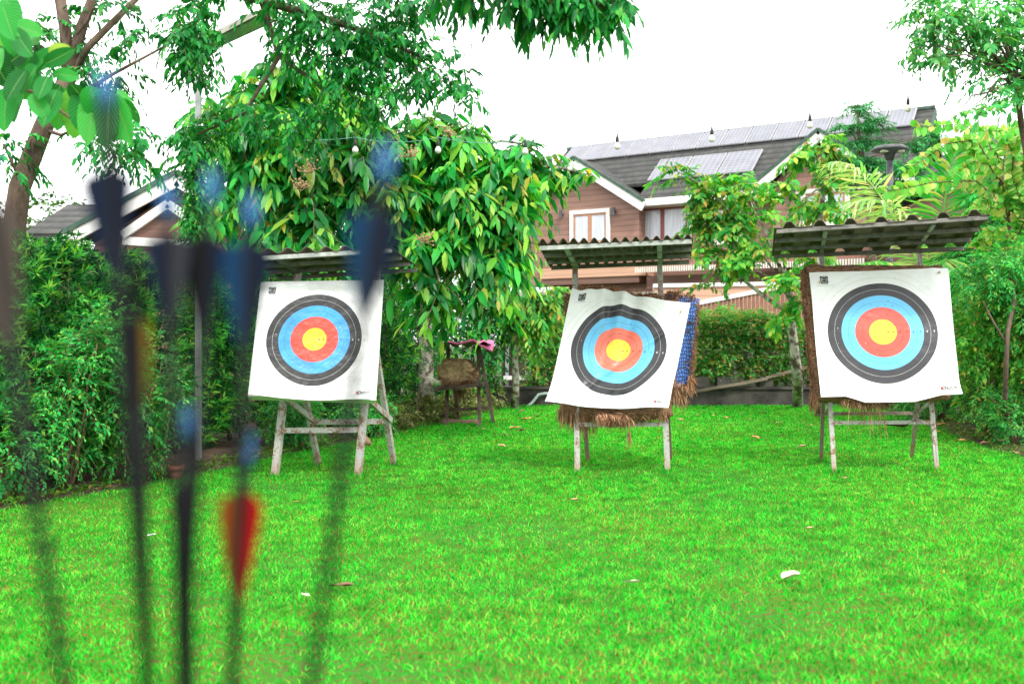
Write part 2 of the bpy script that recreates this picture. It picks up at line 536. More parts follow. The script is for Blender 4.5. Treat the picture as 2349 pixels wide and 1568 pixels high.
def make_face(label, sheet, mat, marks=True, numbers=True, pins=()):
    mid = sheet.P(.5, .5)
    root = thing('paper_target', label, 'target face', tuple(sheet.P(.5, 1.0)), group='ring paper targets')
    n = 90
    V, UV = [], []
    for j in range(n + 1):
        for i in range(n + 1):
            V.append(sheet.P(i / n, j / n)); UV.append((i / n, 1 - j / n))
    I = np.arange(n * n).reshape(-1); ii, jj = I % n, I // n
    b = jj * (n + 1) + ii
    Q = np.stack([b, b + n + 1, b + n + 2, b + 1], 1)
    np_mesh('paper_sheet', np.array([tuple(v) for v in V]), [Q], mat, root, True, np.array(UV))
    if numbers:
        INKS = [M['ink'], M['ink_grey'], M['ink_red'], M['ink_white'], M['ink_blue'], M['ink_dred']]
        R = .492
        for num, rr, mi in (('10', .075, 5), ('9', .15, 5), ('8', .25, 5), ('7', .35, 5), ('6', .45, 4), ('5', .55, 4), ('4', .65, 3), ('3', .75, 3), ('2', .85, 1), ('1', .945, 1)):
            mb = MB(); sheet.text(mb, num, .490 + R * rr, .503, .017, 0)
            mb.build('ring_number', [INKS[mi]], root)
    if marks:
        mb = MB()
        # square emblem with a ring and a cross, top corner
        sheet.rect(mb, .072, .130, .036, .094, 0)
        sheet.ringarc(mb, .101, .065, .0215, .0238, 0, 2 * math.pi, 3)
        sheet.rect(mb, .078, .124, .0642, .0660, 3, .0035, 2)
        mb.grid(lambda a, b: sheet.P(.080 + .016 * a, .052 + .026 * a + .002 * b, .0036), 3, 1, 3)
        mb.grid(lambda a, b: sheet.P(.080 + .016 * a, .076 - .024 * a + .002 * b, .0037), 3, 1, 3)
        sheet.rect(mb, .078, .126, .098, .102, 0, .002, 2)
        sheet.rect(mb, .045, .172, .112, .1145, 1, .002, 3)
        mb.build('emblem_print', [M['ink'], M['ink_grey'], M['ink_red'], M['ink_white']], root)
        mb = MB()
        # maker's mark: two red wedges, then the lettering
        def wedge(u, mi, o):
            p = [(u, .938), (u + .006, .938), (u + .014, .948), (u + .006, .959), (u, .959), (u + .007, .948)]
            mb.add([sheet.P(a, b, o) for a, b in p], [(0, 1, 2, 5), (5, 2, 3, 4)], mi)
        wedge(.866, 2, .003)
        wedge(.871, 2, .0045)
        w = sheet.text(mb, 'D', .880, .9475, .027, 0, .25, 'l', .006)
        sheet.text(mb, 'ECUT', .879 + w + .002, .950, .019, 0, .25, 'l', .005, 1.05)
        sheet.rect(mb, .935, .955, .9345, .9365, 2, .004, 2)
        sheet.rect(mb, .874, .928, .969, .971, 1, .002, 3)
        mb.build('maker_lettering_print', [M['ink'], M['ink_grey'], M['ink_red'], M['ink_white']], root)
        mb = MB()
        for a in ((.072, .090, .940, .9425), (.072, .090, .9535, .956), (.072, .0748, .9425, .9535), (.0872, .090, .9425, .9535)):
            sheet.rect(mb, *a, 2, .003, 2)
        for a in ((.097, .142, .9405, .9435), (.098, .140, .950, .953), (.112, .136, .958, .9595)):
            sheet.rect(mb, *a, 1, .003, 3)
        mb.build('small_badge_print', [M['ink'], M['ink_grey'], M['ink_red'], M['ink_white']], root)
    for (u, v) in pins:
        p0 = sheet.P(u, v, -.01); p1 = sheet.P(u, v, .018); p2 = sheet.P(u, v, .026)
        mb = MB()
        mb.tube([p0, p1, p1 + (p2 - p1) * .1, p2], [.004, .004, .012, .010], 8)
        mb.build('pin', M['pin'], root, True)
    return root

def strands(P, D, L, W, mat, name, parent, bend=.5):
    n = len(P)
    Nn = nrm(RNG.normal(0, 1, (n, 3)))
    return leaf_obj(name, P, D, Nn, L, W, mat, parent, full=False, fold=.2, droop=bend)

# ------------------------------------------------------------------ stands with little roofs
def corner_fn(NL, NR, FR, FL):
    NL, NR, FR, FL = map(Vector, (NL, NR, FR, FL))
    return lambda u, v: NL.lerp(NR, u).lerp(FL.lerp(FR, u), v)

def shaded_steel():  # rear legs and rails: shade painted in as a darker copy of the steel
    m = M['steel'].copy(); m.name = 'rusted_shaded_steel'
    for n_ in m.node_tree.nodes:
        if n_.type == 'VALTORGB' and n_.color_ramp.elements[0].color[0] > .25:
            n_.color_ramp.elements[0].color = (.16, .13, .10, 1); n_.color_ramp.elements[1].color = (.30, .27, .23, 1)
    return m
M['steel_shaded'] = shaded_steel()
def make_stand(label, FLb, FRb, RLb, RRb, FLt, FRt, leg, zf, zr, roof, waves, amp, rafters, trap=False, tip=0.0, purl=(.03, .36, .67, .96), raftmat='rafter'):
    FLb, FRb, RLb, RRb, FLt, FRt = map(Vector, (FLb, FRb, RLb, RRb, FLt, FRt))
    root = thing('target_stand', label, 'target stand', tuple((FLb + FRb + RLb + RRb) / 4), group='target stands with small roofs')
    fr = (FRb - FLb).normalized()
    fwd = ((FLb + FRb) / 2 - (RLb + RRb) / 2); fwd.z = 0; fwd.normalize()
    def on(a, b, z):
        return a + (b - a) * ((z - a.z) / (b.z - a.z))
    sink = Vector((0, 0, -.03))
    for a, b in ((FLb, FLt), (FRb, FRt)):
        mb = MB(); mb.bar(a + sink, b, leg, leg * .8, up=fwd); mb.build('leg', M['steel'], root)
    zj = 1.22
    for a, fb, ft in ((RLb, FLb, FLt), (RRb, FRb, FRt)):
        j = on(fb, ft, zj) - fwd * (leg * .9)
        mb = MB(); mb.bar(a + sink, j, leg * .85, leg * .7, up=fwd); mb.build('leg', M['steel' if leg > .05 else 'steel_shaded'], root)
    mb = MB(); mb.bar(on(FLb, FLt, zf) + fwd * .004, on(FRb, FRt, zf) + fwd * .004, leg * .6, leg * .8); mb.build('front_rail', M['steel'], root)
    rj = []
    for a, fb, ft in ((RLb, FLb, FLt), (RRb, FRb, FRt)):
        rj.append((a, on(fb, ft, zj) - fwd * leg))
    mb = MB(); mb.bar(on(*rj[0], zr), on(*rj[1], zr), leg * .6, leg * .8); mb.build('rear_rail', M['steel' if leg > .05 else 'steel_shaded'], root)
    for (fb, ft), (ra, rb) in zip(((FLb, FLt), (FRb, FRt)), rj):
        f0 = on(fb, ft, .64) + fwd * tip + Vector((0, 0, tip * .55)); r0 = on(ra, rb, zr + .01)
        sd = fr * (leg * .62)
        mb = MB(); mb.bar(f0 + sd, r0 + sd, leg * .5, leg * .85); mb.build('side_brace', M['steel'], root)
    # roof
    R = corner_fn(*roof)
    rn = (roof[1] - roof[0]).cross(roof[3] - roof[0]).normalized()
    if rn.z < 0: rn = -rn
    def prof(u):
        if trap:
            t = (u * waves) % 1.0
            return amp if .42 < t < .58 else (amp * (1 - abs(t - .5) / .16 + .5) if .34 < t < .66 else 0)
        return amp * .5 * (1 + math.sin(2 * math.pi * (u * waves - .25)))
    mb = MB()
    nu = waves * (14 if trap else 10)
    rs = random.Random(waves)
    ph = rs.uniform(0, 9)
    mb.grid(lambda u, v: R(u, v) + rn * (prof(u) + .012 * math.sin(3.1 * u + 2 * v + ph)), nu, 8)
    o = mb.build('roof_sheet', M['roof'], root, not trap)
    sol = o.modifiers.new('thickness', 'SOLIDIFY'); sol.thickness = .005; sol.offset = 1
    for i, v in enumerate(purl):
        mb = MB()
        mb.bar(R(.01, v) - rn * .022, R(.99, v) - rn * .022, .03, .035, up=rn)
        mb.build('purlin', M['rafter'] if i == 0 and not trap else M['purlin'], root)
    for (a, b) in rafters:
        mb = MB(); mb.bar(a, b, leg * .85, leg * 1.0); mb.build('rafter', M[raftmat], root)
    return root

# T1: the foam one, turned a little away
t1 = make_stand('white angle-iron target stand holding a white foam board under a mossy corrugated roof',
    ground_at(629, 1095), ground_at(820, 1093), ground_at(733, 1070), ground_at(905, 1067),
    at(684, 622, 9.0), at(866, 617, 9.08), .058, .40, .43,
    [at(548, 588, 8.3), at(900, 567, 8.55), at(962, 616, 9.5), at(640, 634, 9.25)], 8, .045,
    [(at(684, 622, 9.0), at(640, 590, 8.45)), (at(866, 617, 9.08), at(835, 578, 8.6))], tip=.26, raftmat='purlin')
t2 = make_stand('weathered white target stand with a straw butt and wavy roof sheet, rust streaks on legs',
    ground_at(1325, 1086), ground_at(1532, 1084), ground_at(1350, 1060), ground_at(1539, 1057),
    at(1319, 604, 9.2), at(1513, 600, 9.2), .048, .43, .47,
    [at(1233, 562, 8.2), at(1590, 546, 8.15), at(1584, 597, 9.25), at(1262, 611, 9.3)], 15, .042,
    [(at(1322, 609, 9.2), at(1299, 566, 8.3)), (at(1514, 601, 9.2), at(1513, 556, 8.25))], tip=.05)
t3 = make_stand('thin-legged weathered target stand under a wide tilted ribbed metal roof',
    ground_at(1914, 1084), ground_at(2150, 1081), ground_at(1883, 1056), ground_at(2090, 1053),
    at(1884, 578, 9.35), at(2108, 573, 9.35), .040, .44, .48,
    [at(1776, 524, 8.5), at(2272, 491, 8.35), at(2212, 568, 9.3), at(1770, 585, 9.4)], 7, .05,
    [(at(1884, 577, 9.36), at(1894, 526, 8.55)), (at(2102, 572, 9.36), at(2141, 513, 8.5))], trap=True, tip=.03, raftmat='rafter')

# ---- boards that carry the sheets
def slab_board(name, sheet, u0, u1, v0, v1, thick, mat, gap=.012, lump=0.0, nseg=14, parent=None, bevel=0):
    """rounded slab behind a sheet, its front just behind the paper plane"""
    mb = MB()
    def Q(u, v, w):
        a = sheet.c[0].lerp(sheet.c[1], u); b = sheet.c[3].lerp(sheet.c[2], u)
        p = a.lerp(b, v) - sheet.n * (gap + w * thick)
        if lump:
            q = mnoise.noise_vector(p * 7) * lump + mnoise.noise_vector(p * 23) * lump * .4
            p = p + sheet.r * q.x * 1.2 + sheet.d * q.y - sheet.n * abs(q.z) * .5
        return p
    U = lambda a: u0 + (u1 - u0) * a
    Vv = lambda a: v0 + (v1 - v0) * a
    mb.grid(lambda a, b: Q(U(a), Vv(b), 0), nseg, nseg)
    mb.grid(lambda a, b: Q(U(1 - a), Vv(b), 1), nseg, nseg)
    mb.grid(lambda a, b: Q(U(0), Vv(b), 1 - a), 4, nseg)
    mb.grid(lambda a, b: Q(U(1), Vv(b), a), 4, nseg)
    mb.grid(lambda a, b: Q(U(a), Vv(0), 1 - b), nseg, 4)
    mb.grid(lambda a, b: Q(U(a), Vv(1), b), nseg, 4)
    o = mb.build(name, mat, parent, bool(lump))
    me = o.data
    bm = bmesh.new(); bm.from_mesh(me)
    bmesh.ops.remove_doubles(bm, verts=bm.verts, dist=1e-4)
    bmesh.ops.recalc_face_normals(bm, faces=bm.faces)
    bm.to_mesh(me); bm.free()
    return o, Q

def d1(u, v):
    wav = .010 * math.sin(u * 9 + 1.0) * v ** 3
    dy = (.030 * max(0, math.sin(math.pi * min(1, max(0, u)))) ** 1.5) * v ** 6
    cr = .012 * math.exp(-((u - .06 + .04 * v) / .10) ** 2) + .006 * math.sin(7 * v + 3 * u)
    curl = .03 * max(0, (u - .94) / .06) ** 2 * v
    return (0, dy, .012 + abs(wav) + cr * .7 - curl * .3)
s1 = Sheet(at(598, 652, 8.58), at(869, 648, 8.84), at(851, 915, 8.56), at(569, 906, 8.30), d1)
make_face('ring target face with deep blue and orange-red rings on the white foam board', s1, M['face_a'], pins=())
rb = thing('target_board', 'thick white foam target board with a bare side strip and dirty lower edge', 'target board', tuple(s1.P(.5, 1)))
o, Q = slab_board('foam_block', s1, .0, 1.045, -.028, 1.005, .14, M['foam'], parent=rb, nseg=4)

def d2(u, v):
    fold = 0
    top = max(0, 1 - v) ** 1.6
    for c, w, a in ((.27, .045, .030), (.36, .05, -.022), (.44, .05, .034), (.54, .05, -.018), (.14, .06, .026), (.66, .07, .012)):
        uu = u - (c + (.49 - c) * .35 * v)
        fold += 1.45 * a * math.exp(-(uu / w) ** 2) * top
    fold += .035 * math.exp(-((u - 1.0) / .16) ** 2) * max(0, math.sin(v * 3.0 + .1)) + .03 * math.exp(-(u / .10) ** 2) * v
    low = .022 * math.exp(-((v - .86) / .05) ** 2) * math.exp(-((u - .22) / .12) ** 2) - .02 * math.exp(-((v - .9) / .04) ** 2) * math.exp(-((u - .62) / .18) ** 2)
    fold += low + .009 * math.sin(13 * u + 5 * v) * math.sin(9 * v + 1)
    dy = -.030 * math.exp(-((u - .36) / .14) ** 2) * (1 - v) ** 3 + .020 * math.exp(-((u - .08) / .05) ** 2) * (1 - v) ** 6
    dy += .050 * (math.sin(math.pi * max(0, min(1, u * 1.05))) ** 2 * .6) * v ** 5
    dx = -.010 * math.exp(-((v - .78) / .10) ** 2) * max(0, u - .6) - .03 * max(0, .08 - u) / .08 * v ** 8
    dy += .016 * math.sin(u * 17) * math.sin(v * 6) * .45 + .012 * math.sin(u * 11 + 2) * (1 - v) * math.sin(3.1 * v)
    fold += .010 * math.exp(-((u + v - 1.15) / .03) ** 2) - .008 * math.exp(-((u + .6 * v - 1.05) / .025) ** 2)
    return (dx, dy, .02 + fold)
s2 = Sheet(at(1312, 662, 9.05), at(1583, 697, 8.95), at(1533, 936, 8.72), at(1258, 924, 8.78), d2)
make_face('crumpled ring target face with rippled top edge, pinned askew on a blue-edged straw butt', s2, M['face_b'], pins=((.935, .10),))

def d3(u, v):
    dy = .075 * (max(0, min(1, (u - .18) / .14)) * max(0, min(1, (.88 - u) / .2))) ** 1.0 * v ** 14 * .75
    dn = .015 + .016 * math.exp(-((u - .88) / .05) ** 2) * (1 - v) ** 2 + .005 * math.sin(11 * u + 6 * v) * (1 - v * .5)
    dn += .03 * max(0, (u - .93) / .07) ** 2 * v ** 3 + .010 * math.sin(8 * v - 5 * u)*.6
    dx = .022 * max(0, (u - .9) / .1) * max(0, (v - .86) / .14) ** 2
    return (dx, dy, dn)
s3 = Sheet(at(1855, 626, 9.12), at(2174, 616, 9.08), at(2199, 905, 8.80), at(1882, 911, 8.84), d3)
make_face('smooth bright ring target face pinned to a thick straw butt beneath the wide ribbed roof', s3, M['face_c'], pins=((.925, .04), (.066, .088)))

# straw butt of the middle stand
b2 = thing('straw_butt', 'ragged straw butt with a torn blue woven cover showing beside the crumpled sheet', 'straw butt', tuple(s2.P(.5, 1.05)))
fr2 = Sheet(at(1315, 664, 9.08), at(1560, 676, 9.08), at(1546, 952, 8.84), at(1290, 952, 8.88), lambda u, v: (0, 0, 0))
o, Q2 = slab_board('straw_mat', fr2, 0, 1.0, 0, 1.0, .17, M['straw'], gap=.05, lump=.030, nseg=40, parent=b2)
bl = Sheet(at(1535, 672, 9.16), at(1605, 684, 9.16), at(1584, 892, 9.02), at(1500, 890, 9.02), lambda u, v: (0, 0, 0))
slab_board('blue_cover', bl, 0, 1, 0, 1, .10, M['blue'], gap=0, lump=.012, nseg=26, parent=b2)
# strands: top fringe, edge beside the cover, hanging bottom
Ps, Ds, Ls, Ws = [], [], [], []
def add_str(fn, n, dirs, L, W, jit=.35):
    for _ in range(n):
        p = fn()
        Ps.append(tuple(p)); d = Vector(dirs) + Vector((random.gauss(0, jit), random.gauss(0, jit), random.gauss(0, jit)))
        Ds.append(tuple(d.normalized())); Ls.append(random.uniform(*L)); Ws.append(random.uniform(*W))
def px2(x0, x1, y0, y1, d0, d1_):
    return lambda: at(random.uniform(x0, x1), random.uniform(y0, y1), random.uniform(d0, d1_))
def along(pts, jx, jy, d0, d1_):
    def f():
        i = random.randrange(len(pts) - 1); t = random.random()
        return at(pts[i][0] + (pts[i + 1][0] - pts[i][0]) * t + random.uniform(-jx, jx), pts[i][1] + (pts[i + 1][1] - pts[i][1]) * t + random.uniform(-jy, jy), random.uniform(d0, d1_))
    return f
add_str(along([(1320, 660), (1400, 664), (1430, 672), (1530, 680), (1560, 684)], 4, 4, 9.06, 9.24), 900, (0, -.1, .25), (.03, .09), (.004, .009), .8)
add_str(along([(1308, 668), (1300, 720)], 5, 6, 9.06, 9.2), 160, (-.5, 0, -.1), (.03, .08), (.004, .008), .6)
add_str(along([(1536, 672), (1562, 672), (1600, 682)], 4, 3, 8.98, 9.12), 260, (.1, -.2, .35), (.03, .08), (.004, .009), .7)
add_str(along([(1603, 690), (1592, 800), (1583, 880)], 3, 3, 8.86, 8.98), 520, (.75, -.2, -.25), (.025, .06), (.004, .009), .45)
add_str(along([(1540, 888), (1583, 884), (1590, 860)], 6, 8, 8.8, 8.98), 420, (.25, -.3, -.8), (.04, .09), (.004, .009), .45)
add_str(along([(1545, 900), (1578, 905)], 8, 8, 8.8, 8.98), 120, (.1, -.1, -1), (.05, .12), (.004, .008), .3)
Ps = [(x_, y_ + .09, z_) if x_ > 1.40 else (x_, y_, z_) for x_, y_, z_ in Ps]
o = strands(np.array(Ps), np.array(Ds), np.array(Ls), np.array(Ws), M['straw_strand'], 'edge_fringe', b2, .35)
Ps, Ds, Ls, Ws = [], [], [], []
add_str(along([(1284, 935), (1345, 950)], 8, 8, 8.90, 9.02), 420, (0, -.1, -1), (.05, .15), (.004, .008), .25)
add_str(along([(1325, 940), (1360, 965)], 10, 10, 8.92, 9.05), 110, (.05, 0, -1), (.05, .18), (.004, .008), .2)
add_str(along([(1352, 950), (1400, 958), (1470, 952), (1530, 945)], 6, 6, 8.88, 9.0), 1000, (.15, -.1, -.8), (.03, .08), (.005, .010), .5)
add_str(along([(1375, 952), (1440, 958)], 12, 8, 8.72, 8.84), 760, (.0, -.5, -.75), (.04, .09), (.005, .011), .45)
add_str(along([(1443, 985), (1444, 990)], 2, 5, 8.72, 8.76), 60, (.0, 0, -1), (.06, .12), (.003, .006), .15)
o = strands(np.array(Ps), np.array(Ds), np.array(Ls), np.array(Ws), M['straw_strand'], 'hanging_fringe', b2, .3)
# straw butt of the wide-roofed stand
b3 = thing('straw_butt', 'neat thick straw butt with its brown edge showing along one side of the smooth sheet', 'straw butt', tuple(s3.P(.5, 1.03)))
fr3 = Sheet(at(1850, 606, 9.16), at(2166, 606, 9.12), at(2184, 912, 8.86), at(1878, 916, 8.88), lambda u, v: (0, 0, 0))
o, Q3 = slab_board('straw_mat', fr3, 0, 1, 0, 1, .20, M['straw'], gap=.035, lump=.018, nseg=40, parent=b3)
Ps, Ds, Ls, Ws = [], [], [], []
def side3():
    v = random.random() ** .9
    p = Q3(0, v, random.random())
    return p
add_str(side3, 3200, (-.3, -.75, -.4), (.015, .040), (.004, .009), .30)
add_str(lambda: Q3(random.random(), 0, random.random()), 500, (0, -.3, .12), (.02, .05), (.004, .008), .8)
add_str(lambda: Q3(0, .9 + .1 * random.random(), random.random()), 240, (-.1, -.2, -1), (.04, .10), (.004, .008), .25)
o = strands(np.array(Ps), np.array(Ds), np.array(Ls), np.array(Ws), M['straw_strand'], 'edge_fringe', b3, .4)
Ps, Ds, Ls, Ws = [], [], [], []
add_str(along([(1935, 915), (1980, 920), (2040, 915)], 6, 5, 8.85, 9.0), 900, (0, -.2, -.8), (.04, .10), (.004, .009), .5)
add_str(along([(1950, 920), (2030, 922)], 8, 4, 8.85, 9.0), 40, (0, -.1, -1), (.12, .30), (.003, .005), .15)
o = strands(np.array(Ps), np.array(Ds), np.array(Ls), np.array(Ws), M['straw_strand'], 'hanging_fringe', b3, .2)
# tangled dry twine caught on the rail
mb = MB()
rt = random.Random(4)
tw = thing('twine_tangle', 'tangle of dry grey twine caught on the front rail of the thin-legged stand', 'twine', tuple(at(2098, 968, 8.9)))
c0 = at(2098, 962, 8.93)
pts = [c0 + Vector((rt.gauss(0, .035), rt.gauss(-.03, .012), rt.gauss(0, .028))) for _ in range(46)]
mb.tube(pts, .0025, 4)
mb.tube([c0, c0 + Vector((.06, -.03, .12)), c0 + Vector((.16, -.02, .2))], .002, 4)
mb.tube([c0, c0 + Vector((.12, -.05, -.05)), c0 + Vector((.17, -.05, -.24)), c0 + Vector((.175, -.05, -.38))], .003, 4)
mb.build('knot', surf('grey_twine', (.10, .09, .075), (.24, .21, .17), 40, .9, .2), tw)
# ------------------------------------------------------------------ ground, lawn, soil beds
XL = lambda y: np.interp(y, [-4, 3, 7, 8.6, 9.9, 13, 16.6, 18.25], [-8.5, -4.9, -3.55, -2.85, -2.5, -1.45, -.35, .05])
XR = lambda y: np.interp(y, [-4, 3, 10, 12.4, 15, 18.25], [5.6, 5.2, 5.15, 5.5, 6.1, 6.5])
M['soil'] = surf('damp_soil', (.035, .022, .015), (.11, .07, .045), 3, .95, .8, .03)
M['far_ground'] = surf('field_ground', (.03, .055, .02), (.08, .09, .04), .6, .95, .4, .03)
def lawn_material():
    m, nt, bs, out = newmat('lawn_base')
    n1 = noise(nt, 30, 5, .7)
    n2 = noise(nt, .9, 4, .6)
    r = ramp(nt, [(.38, (.15, .09, .045)), (.5, (.045, .19, .025)), (.68, (.025, .32, .022))])
    nt.links.new(n1, r.inputs[0])
    r2 = ramp(nt, [(.4, (1, 1, 1)), (.7, (1.7, 1.0, .8))])
    nt.links.new(n2, r2.inputs[0])
    c = mixc(nt, r.outputs[0], r2.outputs[0], 1, 'MULTIPLY')
    nt.links.new(c, bs.inputs['Base Color'])
    bs.inputs['Roughness'].default_value = .95; bs.inputs['Specular IOR Level'].default_value = 0.0
    bump(nt, bs, n1, .8, .03)
    return m
M['lawn'] = lawn_material()
mb = MB(); mb.grid(lambda u, v: (-200 + 400 * u, -60 + 360 * v, -.02), 20, 20)
tag(mb.build('ground', M['far_ground']), 'flat ground running out to the horizon', kind='structure')
ys = list(np.linspace(-4, 18.25, 46))
mb = MB()
mb.grid(lambda u, v: (XL(-4 + 22.25 * v) * (1 - u) + XR(-4 + 22.25 * v) * u, -4 + 22.25 * v, 0), 24, 46)
tag(mb.build('lawn', M['lawn']), 'bright green clipped lawn between planted borders', kind='structure')
def soil_sheet(name, f0, f1, z, label):
    mb = MB()
    def fn(u, v):
        y = -4 + 23.6 * v
        x = f0(y) * (1 - u) + f1(y) * u
        p = Vector((x, y, 0))
        e = min(1, min(u, 1 - u) * 10)
        p.z = z + e * (.04 + .05 * mnoise.noise(p * 1.7) + .02 * mnoise.noise(p * 6))
        return p
    mb.grid(fn, 30, 120)
    tag(mb.build(name, M['soil'], None, True), label, kind='structure')
soil_sheet('soil_bed', lambda y: XL(y) + .04 + .10 * mnoise.noise(Vector((0, y * 1.3, 3))), lambda y: XL(y) - 3.2, .002, 'dark soil bed under the clipped hedge')
soil_sheet('soil_bed', lambda y: XR(y) - .04 + .12 * mnoise.noise(Vector((5, y * 1.3, 3))), lambda y: XR(y) + 3.2, .003, 'dark leaf-strewn soil bank under the shrubs')

# grass
def grass_material():
    m, nt, bs, out = newmat('grass_blade')
    geo = nt.nodes.new('ShaderNodeNewGeometry')
    r = ramp(nt, [(0, (.006, .17, .018)), (.2, (.014, .40, .035)), (.5, (.026, .62, .052)), (.74, (.075, .76, .075)), (.88, (.24, .76, .14)), (.955, (.36, .34, .08)), (.982, (.30, .16, .06)), (1, (.13, .06, .03))])
    nt.links.new(geo.outputs['Random Per Island'], r.inputs[0])
    n1 = nt.nodes.new('ShaderNodeTexNoise'); n1.inputs['Scale'].default_value = .42; n1.inputs['Detail'].default_value = 4
    nt.links.new(geo.outputs['Position'], n1.inputs['Vector'])
    r1 = ramp(nt, [(.40, (1.0, .98, .8)), (.66, (1.7, 1.05, .9))])
    nt.links.new(n1.outputs['Fac'], r1.inputs[0])
    n2 = nt.nodes.new('ShaderNodeTexNoise'); n2.inputs['Scale'].default_value = 5.5; n2.inputs['Detail'].default_value = 4
    nt.links.new(geo.outputs['Position'], n2.inputs['Vector'])
    r2 = ramp(nt, [(.34, (.52, .55, .55)), (.6, (1.12, 1.08, 1.0))])
    nt.links.new(n2.outputs['Fac'], r2.inputs[0])
    col = mixc(nt, mixc(nt, r.outputs[0], r1.outputs[0], 1, 'MULTIPLY'), r2.outputs[0], 1, 'MULTIPLY')
    nt.links.new(col, bs.inputs['Base Color'])
    bs.inputs['Roughness'].default_value = .7; bs.inputs['Specular IOR Level'].default_value = .0
    tr = nt.nodes.new('ShaderNodeBsdfTranslucent')
    nt.links.new(mixc(nt, col, (1.2, 1.2, .6), 1, 'MULTIPLY'), tr.inputs[0])
    mx = nt.nodes.new('ShaderNodeMixShader'); mx.inputs[0].default_value = .38
    nt.links.new(bs.outputs[0], mx.inputs[1]); nt.links.new(tr.outputs[0], mx.inputs[2]); nt.links.new(mx.outputs[0], out.inputs[0])
    return m
M['grass'] = grass_material()
def lawn_edge_ok(x, y, slack):
    return (x > XL(y) - slack) & (x < XR(y) + slack)
def grass_blades():
    rng = np.random.default_rng(5)
    Xs, Ys = [], []
    edges = np.concatenate([np.arange(1.6, 18.3, .25), [18.3]])
    for y0, y1 in zip(edges[:-1], edges[1:]):
        ym = (y0 + y1) / 2
        rho = 6800 if ym < 5 else 6800 * (5 / ym) ** 1.1
        if ym < 3: rho *= .6
        hw = .56 * ym + .9
        xa, xb = max(-hw, float(XL(ym)) - .2), min(hw, float(XR(ym)) + .2)
        n = int(rho * (xb - xa) * (y1 - y0))
        Xs.append(rng.uniform(xa, xb, n)); Ys.append(rng.uniform(y0, y1, n))
    x = np.concatenate(Xs); y = np.concatenate(Ys)
    # thin patches and tufts
    def vnoise(x, y, f, s):
        return np.sin(x * f + 1.3 * np.sin(y * f * .7 + s) + s) * np.sin(y * f * .9 + 1.1 * np.sin(x * f * .6 + 2 * s))
    dens = .5 + .30 * vnoise(x, y, 1.9, 1) + .22 * vnoise(x, y, 4.3, 2) + .2 * vnoise(x, y, 11, 4)
    # worn spots, plus bare soil under the stands standing in for contact shadows
    worn = np.zeros_like(x)  # holds both the wear and the contact shadows under the stands
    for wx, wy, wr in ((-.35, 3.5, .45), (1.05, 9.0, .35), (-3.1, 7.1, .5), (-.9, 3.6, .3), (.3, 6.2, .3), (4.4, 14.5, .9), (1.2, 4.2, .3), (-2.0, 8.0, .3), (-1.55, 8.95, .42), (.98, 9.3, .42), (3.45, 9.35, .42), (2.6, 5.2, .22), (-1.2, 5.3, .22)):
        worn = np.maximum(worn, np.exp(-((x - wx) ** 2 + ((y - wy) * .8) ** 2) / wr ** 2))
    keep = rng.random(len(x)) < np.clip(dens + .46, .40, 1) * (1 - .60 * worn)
    keep &= lawn_edge_ok(x, y, .06 + .05 * rng.normal(0, 1, len(x)))
    x, y, dens = x[keep], y[keep], dens[keep]
    feet = [ground_at(px, py) for px, py in ((629, 1095), (820, 1093), (733, 1070), (905, 1067), (1325, 1086), (1532, 1084), (1350, 1060), (1539, 1057), (1914, 1084), (2150, 1081), (1883, 1056), (2090, 1053))]
    nf = 150                                    # uncut tufts round the feet of the stands
    fx = np.concatenate([g.x + rng.normal(0, .045, nf) for g in feet]); fy = np.concatenate([g.y + rng.normal(0, .05, nf) for g in feet])
    tall = np.concatenate([np.zeros(len(x)), np.ones(len(fx))])
    x = np.concatenate([x, fx]); y = np.concatenate([y, fy]); dens = np.concatenate([dens, np.ones(len(fx))])
    n = len(x)
    h = (.012 + .015 * rng.random(n) + .008 * np.clip(dens, 0, 1) + .022 * (rng.random(n) < .03)) * np.interp(y, [2, 6, 18], [1.0, 1.0, 1.3])
    h = h + tall * rng.uniform(.0, .05, n)
    w = .0042 * np.maximum(1, y / 6.5) * (.6 + .8 * rng.random(n))
    az = rng.uniform(0, 2 * np.pi, n)
    lean = np.abs(rng.normal(.75, .45, n))
    dx, dy = np.cos(az), np.sin(az)
    az2 = rng.uniform(0, 2 * np.pi, n)
    sx, sy = np.cos(az2), np.sin(az2)
    z0 = -.004
    def pt(t, wf, lf):
        px = x + dx * h * lf * lean + sx * w * wf; py = y + dy * h * lf * lean + sy * w * wf
        return np.stack([px, py, z0 + h * t], 1)
    V = np.stack([pt(0, -.5, 0), pt(0, .5, 0), pt(.55, .42, .35), pt(.55, -.42, .35), pt(.97, 0, 1.1)], 1).reshape(-1, 3)
    b = (np.arange(n) * 5)[:, None]
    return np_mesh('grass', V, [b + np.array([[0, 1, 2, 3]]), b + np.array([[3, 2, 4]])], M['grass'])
tag(grass_blades(), 'short bright green grass covering the lawn', kind='stuff')

